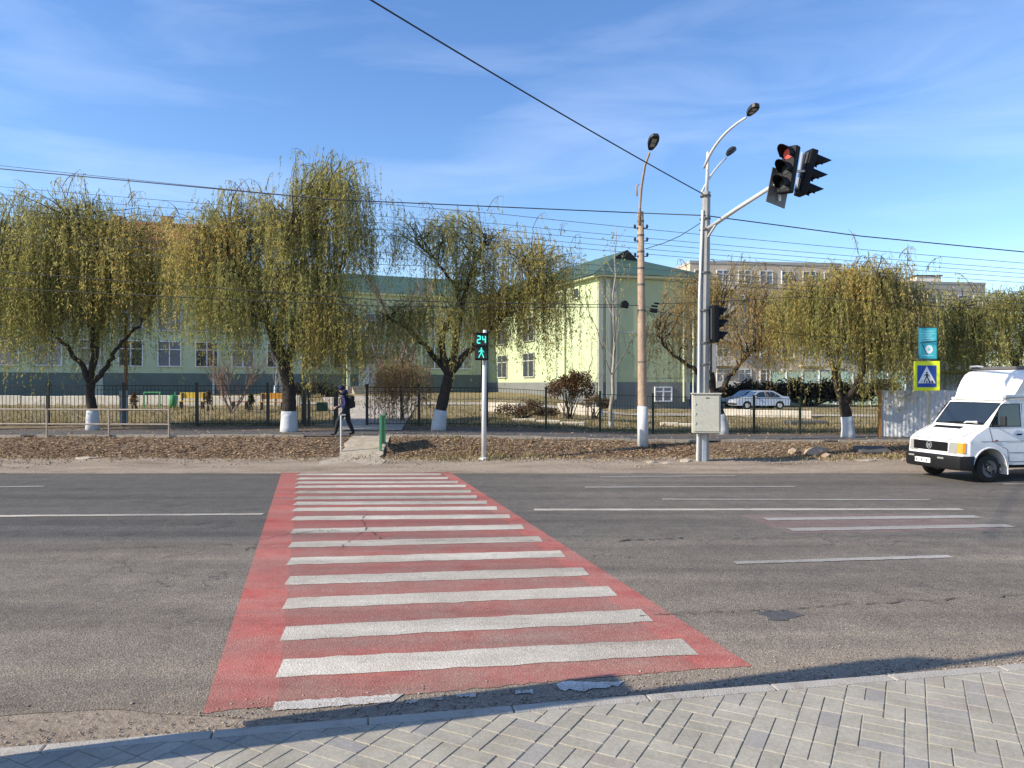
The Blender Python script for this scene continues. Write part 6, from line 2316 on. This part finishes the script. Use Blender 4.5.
# grille, badge, headlights
b = MB()
b.bevbox((OH + 0.0, YC + 0.0 - 0.08, 0.845), (0.04, 1.12, 0.225), 0.012, 1)
for k in range(4):
    b.box((OH + 0.024, YC - 0.08, 0.765 + 0.052 * k), (0.014, 1.08, 0.016))
gr_ = b.build("grille", M['black'], van)
b = MB()
ring = [(OH + 0.036, YC - 0.08 + 0.088 * math.cos(t), 0.855 + 0.088 * math.sin(t)) for t in [i * math.pi / 9 for i in range(19)]]
b.tube(ring, 0.011, 5)
for pts_ in ([(-0.055, 0.062), (-0.022, -0.005)], [(-0.022, -0.005), (0.0, 0.035)], [(0.0, 0.035), (0.022, -0.005)], [(0.022, -0.005), (0.055, 0.062)],
             [(-0.075, 0.02), (-0.035, -0.07)], [(-0.035, -0.07), (0.0, -0.005)], [(0.0, -0.005), (0.035, -0.07)], [(0.035, -0.07), (0.075, 0.02)]):
    (y0_, z0q), (y1_, z1q) = pts_
    b.rod((OH + 0.036, YC - 0.08 + y0_, 0.855 + z0q), (OH + 0.036, YC - 0.08 + y1_, 0.855 + z1q), 0.009, n=5)
b.build("badge", M['chrome'], gr_)
for s in (1, -1):
    def hp(x, hw, z):
        return (x, YC + s * hw, z)
    off = 0.014
    hl = [hp(OH + off - 0.005, 0.50, 0.70), hp(OH + off - 0.005, 0.66, 0.70), hp(OH + off - 0.005, 0.78, 0.70), hp(OH - 0.03 + off, 0.78, 0.965), hp(OH - 0.03 + off, 0.66, 0.965), hp(OH - 0.03 + off, 0.53, 0.965)]
    b = MB()
    b.add(hl + [(x - 0.06, y - s * 0.02, z) for x, y, z in hl], [(0, 1, 4, 5), (1, 2, 3, 4), (0, 6, 7, 1), (1, 7, 8, 2), (2, 8, 9, 3), (3, 9, 10, 4), (4, 10, 11, 5), (5, 11, 6, 0), (6, 11, 10, 7), (7, 10, 9, 8)])
    b.build("headlight", M['headlight'], van)
    if s == -1:
        continue
    ind = [hp(OH + off - 0.005, 0.785, 0.715), hp(OH - 0.05 + off, 0.905, 0.715), hp(OH - 0.10, 0.930, 0.72), hp(OH - 0.125, 0.928, 0.96), hp(OH - 0.075 + off, 0.903, 0.965), hp(OH - 0.03 + off, 0.785, 0.965)]
    b = MB()
    b.add(ind + [(x - 0.05, y - s * 0.04, z) for x, y, z in ind], [(0, 1, 4, 5), (1, 2, 3, 4), (0, 6, 7, 1), (1, 7, 8, 2), (2, 8, 9, 3), (3, 9, 10, 4), (4, 10, 11, 5), (5, 11, 6, 0), (6, 11, 10, 7), (7, 10, 9, 8)])
    b.build("indicator", M['amber'], van)
# bonnet vent
def on_bonnet(x):
    (x0, z0), (x1, z1) = (OH - 0.30, 1.16), (OH - 0.74, 1.36)
    return z0 + (z1 - z0) * (x0 - x) / (x0 - x1)
b = MB()
xv = OH - 0.60
b.add([(xv + 0.05, YC + 0.28, on_bonnet(xv + 0.05) + 0.006), (xv + 0.05, YC - 0.62, on_bonnet(xv + 0.05) + 0.006), (xv - 0.05, YC - 0.62, on_bonnet(xv - 0.05) + 0.012), (xv - 0.05, YC + 0.28, on_bonnet(xv - 0.05) + 0.012),
       (xv + 0.05, YC + 0.28, on_bonnet(xv + 0.05) - 0.01), (xv + 0.05, YC - 0.62, on_bonnet(xv + 0.05) - 0.01), (xv - 0.05, YC - 0.62, on_bonnet(xv - 0.05) - 0.01), (xv - 0.05, YC + 0.28, on_bonnet(xv - 0.05) - 0.01)],
      [(0, 1, 2, 3), (4, 7, 6, 5), (0, 4, 5, 1), (1, 5, 6, 2), (2, 6, 7, 3), (3, 7, 4, 0)])
b.build("bonnet_vent", M['black'], van)
# windscreen, set just proud of the body skin
w0, w1 = (OH - 0.74, 1.36), (OH - 1.28, 1.95)
dn = Vector((w1[1] - w0[1], 0, -(w1[0] - w0[0]))).normalized()
def ws(u, hw, off=0.006):
    return (w0[0] + (w1[0] - w0[0]) * u + dn.x * off, YC + hw, w0[1] + (w1[1] - w0[1]) * u + dn.z * off)
b = MB()
lo, hi = [], []
for k in range(9):
    f = -1 + 2 * k / 8
    lo.append(ws(0.05, 0.76 * f, 0.012 - 0.006 * f * f))
    hi.append(ws(0.94, 0.79 * f, 0.012 - 0.006 * f * f))
b.add(lo + hi, [(i, i + 1, i + 10, i + 9) for i in range(8)])
b.add([ws(0.05, -0.76, -0.005), ws(0.05, 0.76, -0.005), ws(0.94, 0.79, -0.005), ws(0.94, -0.79, -0.005)], [(0, 1, 2, 3)])
sw = b.build("windscreen", M['car_glass'], van)
rim_ = lo + hi[::-1] + [lo[0]]
MB().tube(rim_, 0.013, 5).build("gasket", M['black'], sw)
b = MB()
for s in (1, -1):
    b.tube([(OH - 0.13, YC + s * 0.74, 1.075), (OH - 0.31, YC + s * 0.775, 1.168), (OH - 0.70, YC + s * 0.80, 1.352)], 0.006, 4)
b.tube([(OH - 0.065, YC - 0.74, 1.03), (OH - 0.062, YC, 1.03), (OH - 0.065, YC + 0.74, 1.03)], 0.006, 4)
b.build("bonnet_seam", M['darkgrey'], van)
for a_, c_ in (((0.07, 0.25), (0.10, 0.74)), ((0.07, -0.35), (0.10, 0.15))):
    MB().rod(ws(a_[0], a_[1], 0.03), ws(c_[0], c_[1], 0.03), 0.012, n=5).build("wiper", M['black'], sw)
MB().add([ws(0.07, 0.15, 0.018), ws(0.07, 0.60, 0.018), ws(0.17, 0.52, 0.02), ws(0.15, 0.2, 0.02)], [(0, 1, 2, 3)]).build("paper_on_dashboard", M['plate'], sw)
# door with window, both sides
for s in (1, -1):
    def sp(x, z, off=0.006):
        t_ = max(0.0, min(1.0, (z - 1.345) / (2.05 - 1.345)))
        hw = (0.90 - 0.06 * t_) if z > 1.345 else (0.95 - 0.05 * max(0, min(1, (z - 0.98) / 0.38)))
        return (x, YC + s * (hw + off), z)
    b = MB()
    gl = [sp(OH - 0.80, 1.36), sp(OH - 1.17, 1.86), sp(OH - 1.23, 1.90), sp(-0.94, 1.91), sp(-0.94, 1.36)]
    b.add(gl + [(x, y - s * 0.015, z) for x, y, z in gl], [(0, 1, 2, 3, 4)] + [(i, (i + 1) % 5, (i + 1) % 5 + 5, i + 5) for i in range(5)])
    dg_ = b.build("side_window", M['car_glass'], van)
    b = MB()
    q = [sp(OH - 1.04, 1.37, 0.012), sp(OH - 1.06, 1.72, 0.012)]
    b.rod(q[0], q[1], 0.012, n=4)
    b.build("quarter_bar", M['black'], dg_)
    MB().tube(gl + [gl[0]], 0.012, 5).build("gasket", M['black'], dg_)
    # door outline grooves
    b = MB()
    ol = [(OH - 0.80, 1.33), (OH - 0.86, 1.0), (-0.50, 0.80), (-0.54, 0.50), (-1.00, 0.50), (-1.01, 1.92)]
    for (x0, z0), (x1, z1) in zip(ol, ol[1:]):
        b.rod(sp(x0, z0, 0.001), sp(x1, z1, 0.001), 0.006, n=4)
    b.build("door_seam", M['darkgrey'], van)
    b = MB()
    b.bevbox(sp(-0.86, 1.16, 0.018), (0.15, 0.03, 0.035), 0.01, 1)
    b.build("door_handle", M['black'], van)
    b = MB()
    b.rod(sp(0.25, 1.00, 0.001), sp(-1.12, 1.00, 0.001), 0.005, n=4)
    b.rod(sp(-0.55, 0.72, 0.001), sp(-1.12, 0.72, 0.001), 0.006, n=4)
    b.build("body_crease", M['darkgrey'], van)
    MB().bevbox(sp(-0.18, 1.02, 0.012), (0.09, 0.02, 0.04), 0.008, 1).build("side_repeater", M['red_bench'], van)
    # mirror on the driver's side
    if s == 1:
        b = MB()
        c_ = Vector(sp(OH - 1.10, 1.50, 0.14))
        b.bevbox(c_, (0.08, 0.14, 0.24), 0.03, 2)
        b.rod(Vector(sp(OH - 0.94, 1.38, 0.0)), c_ + Vector((0, 0, -0.1)), 0.014, n=5)
        b.build("mirror", M['darkgrey'], van)
    # arch lip and mud flap
    b = MB()
    b.tube([(0.485 * math.cos(a_), YC + s * 0.955, 0.36 + 0.485 * math.sin(a_)) for a_ in [R(8) + R(170) * i / 14 for i in range(15)]], 0.018, 5)
    b.build("arch_lip", M['van_white'], van)
    MB().bevbox((-0.55, YC + s * 0.82, 0.36), (0.02, 0.22, 0.36), 0.006, 1).build("mud_flap", M['tarp_white'], van)
def wheel(x, yc, w=0.21):
    b = MB()
    b.tube([(x, yc - w / 2, 0.335), (x, yc - w / 2 + 0.03, 0.335), (x, yc + w / 2 - 0.03, 0.335), (x, yc + w / 2, 0.335)], [0.28, 0.335, 0.335, 0.28], 28)
    t_ = b.build("wheel", M['tyre'], van)
    b = MB()
    b.tube([(x, yc + w / 2 - 0.02, 0.335), (x, yc + w / 2 + 0.006, 0.335), (x, yc + w / 2 - 0.05, 0.335)], [0.215, 0.205, 0.165], 24)
    b.tube([(x, yc + w / 2 - 0.045, 0.335), (x, yc + w / 2 + 0.03, 0.335)], [0.09, 0.075], 12)
    for k in range(6):
        a_ = k * math.pi / 3
        b.rod((x + 0.125 * math.cos(a_), yc + w / 2 - 0.045, 0.335 + 0.125 * math.sin(a_)), (x + 0.125 * math.cos(a_), yc + w / 2 + 0.004, 0.335 + 0.125 * math.sin(a_)), 0.028, n=6)
    b.build("rim", M['steel_rim'], t_)
for x in (0.0, -3.5):
    wheel(x, -0.125)
    wheel(x, 2 * YC + 0.125)
# roof fairing
b = MB()
fr = [(OH - 1.36, 2.03, 0.84), (OH - 1.41, 2.10, 0.88), (OH - 1.50, 2.26, 0.92), (OH - 1.63, 2.48, 0.94), (OH - 1.75, 2.64, 0.94), (OH - 1.88, 2.72, 0.93), (-1.36, 2.76, 0.93)]
ba = [(-1.95, 2.10, 0.84), (-1.95, 2.88, 0.72)]
vs = []
for x, z, hw in fr:
    for f in (-1, -0.9, 0.9, 1):
        vs.append((x - (0.10 if abs(f) == 1 else 0), YC + f * hw, z - (0.03 if abs(f) == 1 else 0)))
m_ = len(fr)
fs = [(4 * i + k, 4 * i + k + 1, 4 * i + 4 + k + 1, 4 * i + 4 + k) for i in range(m_ - 1) for k in range(3)]
b.add(vs, fs)
for s in (0, 3):
    f = -1 if s == 0 else 1
    ring = [vs[4 * i + s] for i in range(m_)] + [(-1.38, YC + f * 0.93, 2.03)]
    b.add(ring, [tuple(range(len(ring)))])
auto_smooth(b.build("roof_fairing", M['tarp_white'], van), 40)
MB().bevbox((OH - 1.42, YC, 2.02), (0.28, 1.62, 0.06), 0.025, 2).build("roof_lip", M['tarp_white'], van)
b = MB()
b.bevbox((-0.85, YC + 0.86, 2.09), (0.75, 0.12, 0.10), 0.04, 2)
b.build("side_wing", M['silver'], van)
# cargo box
MB().bevbox((-3.45, YC, 1.80), (4.1, 2.10, 1.94), 0.02, 1).build("cargo_box", M['tarp_white'], van)
b = MB()
b.bevbox((-3.42, YC, 2.812), (4.25, 2.14, 0.08), 0.015, 1)
b.build("box_top_frame", M['strap'], van)
MB().tube([(-1.32, YC - 1.0, 2.84), (-1.24, YC - 0.95, 2.86), (-1.22, YC - 0.7, 2.87), (-1.31, YC - 0.6, 2.85)], 0.025, 6).build("tarp_rope", M['galv'], van)

# ------------------------------------------------------------------ parked cars
def car(label, px, py, d, rz, paint, group):
    o = P(px, py, d)
    o.z = gz(o.x, o.y) + 0.02
    t = thing("parked_car", label, "car", o, rz, group)
    prof_ = [(2.1, 0.30), (2.15, 0.55), (2.05, 0.72), (1.15, 0.90), (0.95, 0.92), (0.35, 1.38), (-0.15, 1.45), (-0.85, 1.42), (-1.55, 1.02), (-2.0, 0.98), (-2.12, 0.70), (-2.08, 0.32)]
    def hw(z):
        return 0.84 if z < 0.95 else 0.84 - (z - 0.95) * 0.46
    def arch(cx_):
        return [(cx_ + 0.36 * math.cos(a_), 0.30 + 0.36 * math.sin(a_)) for a_ in [R(180) - R(180) * i / 8 for i in range(9)]]
    outline = prof_ + arch(-1.3) + arch(1.3)
    b = MB()
    k = len(outline)
    vs = [(x, -hw(z), z) for x, z in outline] + [(x, hw(z), z) for x, z in outline]
    b.add(vs, [tuple(range(k)), tuple(reversed(range(k, 2 * k)))] + [(i, (i + 1) % k, (i + 1) % k + k, i + k) for i in range(k)])
    body_ = b.build("body", paint, t)
    auto_smooth(body_, 25)
    for s in (-1, 1):
        for pts_ in ([(0.80, 0.95), (0.32, 1.31), (-0.12, 1.36), (-0.12, 0.95)], [(-0.20, 0.95), (-0.20, 1.36), (-0.78, 1.34), (-1.32, 1.02), (-1.25, 0.95)]):
            b = MB()
            g_ = [(x, s * (hw(z) + 0.006), z) for x, z in pts_]
            b.add(g_ + [(x, y - s * 0.02, z) for x, y, z in g_], [tuple(range(len(g_)))] + [(i, (i + 1) % len(g_), (i + 1) % len(g_) + len(g_), i + len(g_)) for i in range(len(g_))])
            b.build("side_window", M['car_glass'], t)
    for (x0, z0), (x1, z1), nm in (((0.93, 0.94), (0.38, 1.36), "windscreen"), ((-0.92, 1.40), (-1.48, 1.06), "rear_window")):
        nx_, nz_ = (z0 - z1), (x1 - x0)
        ln = math.hypot(nx_, nz_)
        nx_, nz_ = (nx_ / ln * 0.008, nz_ / ln * 0.008)
        if nz_ < 0:
            nx_, nz_ = -nx_, -nz_
        b = MB()
        b.add([(x0 + nx_, -hw(z0) + 0.06, z0 + nz_), (x0 + nx_, hw(z0) - 0.06, z0 + nz_), (x1 + nx_, hw(z1) - 0.06, z1 + nz_), (x1 + nx_, -hw(z1) + 0.06, z1 + nz_),
               (x0, -hw(z0) + 0.06, z0 - 0.01), (x0, hw(z0) - 0.06, z0 - 0.01), (x1, hw(z1) - 0.06, z1 - 0.01), (x1, -hw(z1) + 0.06, z1 - 0.01)], [(0, 1, 2, 3), (4, 7, 6, 5), (0, 4, 5, 1), (1, 5, 6, 2), (2, 6, 7, 3), (3, 7, 4, 0)])
        b.build(nm, M['car_glass'], t)
    for s in (-1, 1):
        MB().bevbox((2.07, s * 0.58, 0.64), (0.12, 0.36, 0.13), 0.02, 1).build("headlight", M['headlight'], t)
        MB().bevbox((-2.06, s * 0.62, 0.80), (0.10, 0.28, 0.14), 0.02, 1).build("tail_light", M['red_bench'], t)
        MB().bevbox((0.66, s * 0.92, 0.98), (0.10, 0.14, 0.10), 0.02, 1).build("mirror", paint, t)
    MB().bevbox((2.10, 0, 0.42), (0.14, 1.5, 0.12), 0.02, 1).build("bumper", M['bumper'], t)
    for x in (1.3, -1.3):
        for s in (-1, 1):
            y = s * 0.74
            w_ = MB().tube([(x, y - 0.09, 0.30), (x, y - 0.07, 0.30), (x, y + 0.07, 0.30), (x, y + 0.09, 0.30)], [0.26, 0.30, 0.30, 0.26], 18).build("wheel", M['tyre'], t)
            MB().tube([(x, y + s * 0.075, 0.30), (x, y + s * 0.098, 0.30)], [0.19, 0.17], 14).build("rim", M['galv'], w_)
    return t
car("silver sedan parked in the yard, nearer of the two parked cars", 759, 412, 58, R(186), M['silver'], "cars parked in the yard")
car("blue grey sedan parked behind the silver one, only its front half showing", 747, 411.5, 62, R(188), M['bluesilver'], "cars parked in the yard")

# ------------------------------------------------------------------ what stands behind the photographer and shades the kerb
# a second signal pole on the near footway, just left of the view; its long shadow lies along the kerb
sv = Vector((math.cos(SUN_AZ), math.sin(SUN_AZ), 0))
nvv = Vector((-sv.y, sv.x, 0))
q0 = Vector((-3.75, 5.345 - 0.3057 * 3.75, 0.112))
npole = thing("near_signal_pole", "grey signal pole with a cabinet on the near footway, left of the view", "pole", q0, SUN_AZ)
MB().tube([(0, 0, 0), (0, 0, 2.3), (0, 0, 4.5), (0, 0, 4.62)], [0.135, 0.13, 0.125, 0.06], 14).build("pole", M['grey_pole'], npole, smooth_=True)
MB().tube([(0, 0.16, 0), (0, 0.165, 2.3), (0, 0.17, 4.2), (0, 0.12, 4.5)], 0.045, 8).build("cable_duct", M['white_steel'], npole)
MB().tube([(0, -0.06, 4.5), (0, -0.06, 8.0)], [0.05, 0.045], 8).build("mast_extension", M['white_steel'], npole)
MB().tube([(0, 0, 0.002), (0, 0, 0.04), (0, 0, 0.06)], [0.25, 0.25, 0.16], 12).build("foot_plate", M['strap'], npole)
ncab = thing("control_cabinet", "beige steel cabinet on the near signal pole, left of the view", "cabinet", q0 + Vector((0, 0, 1.25)), SUN_AZ)
b = MB()
b.bevbox((0, 0.34, 0.74), (0.36, 0.42, 1.48), 0.02, 2)
b.bevbox((0, 0.34, 1.50), (0.42, 0.46, 0.04), 0.01, 1)
b.build("case", M['cabinet'], ncab)
MB().bevbox((0.19, 0.34, 0.74), (0.02, 0.36, 1.36), 0.006, 1).build("door", M['cabinet'], ncab)
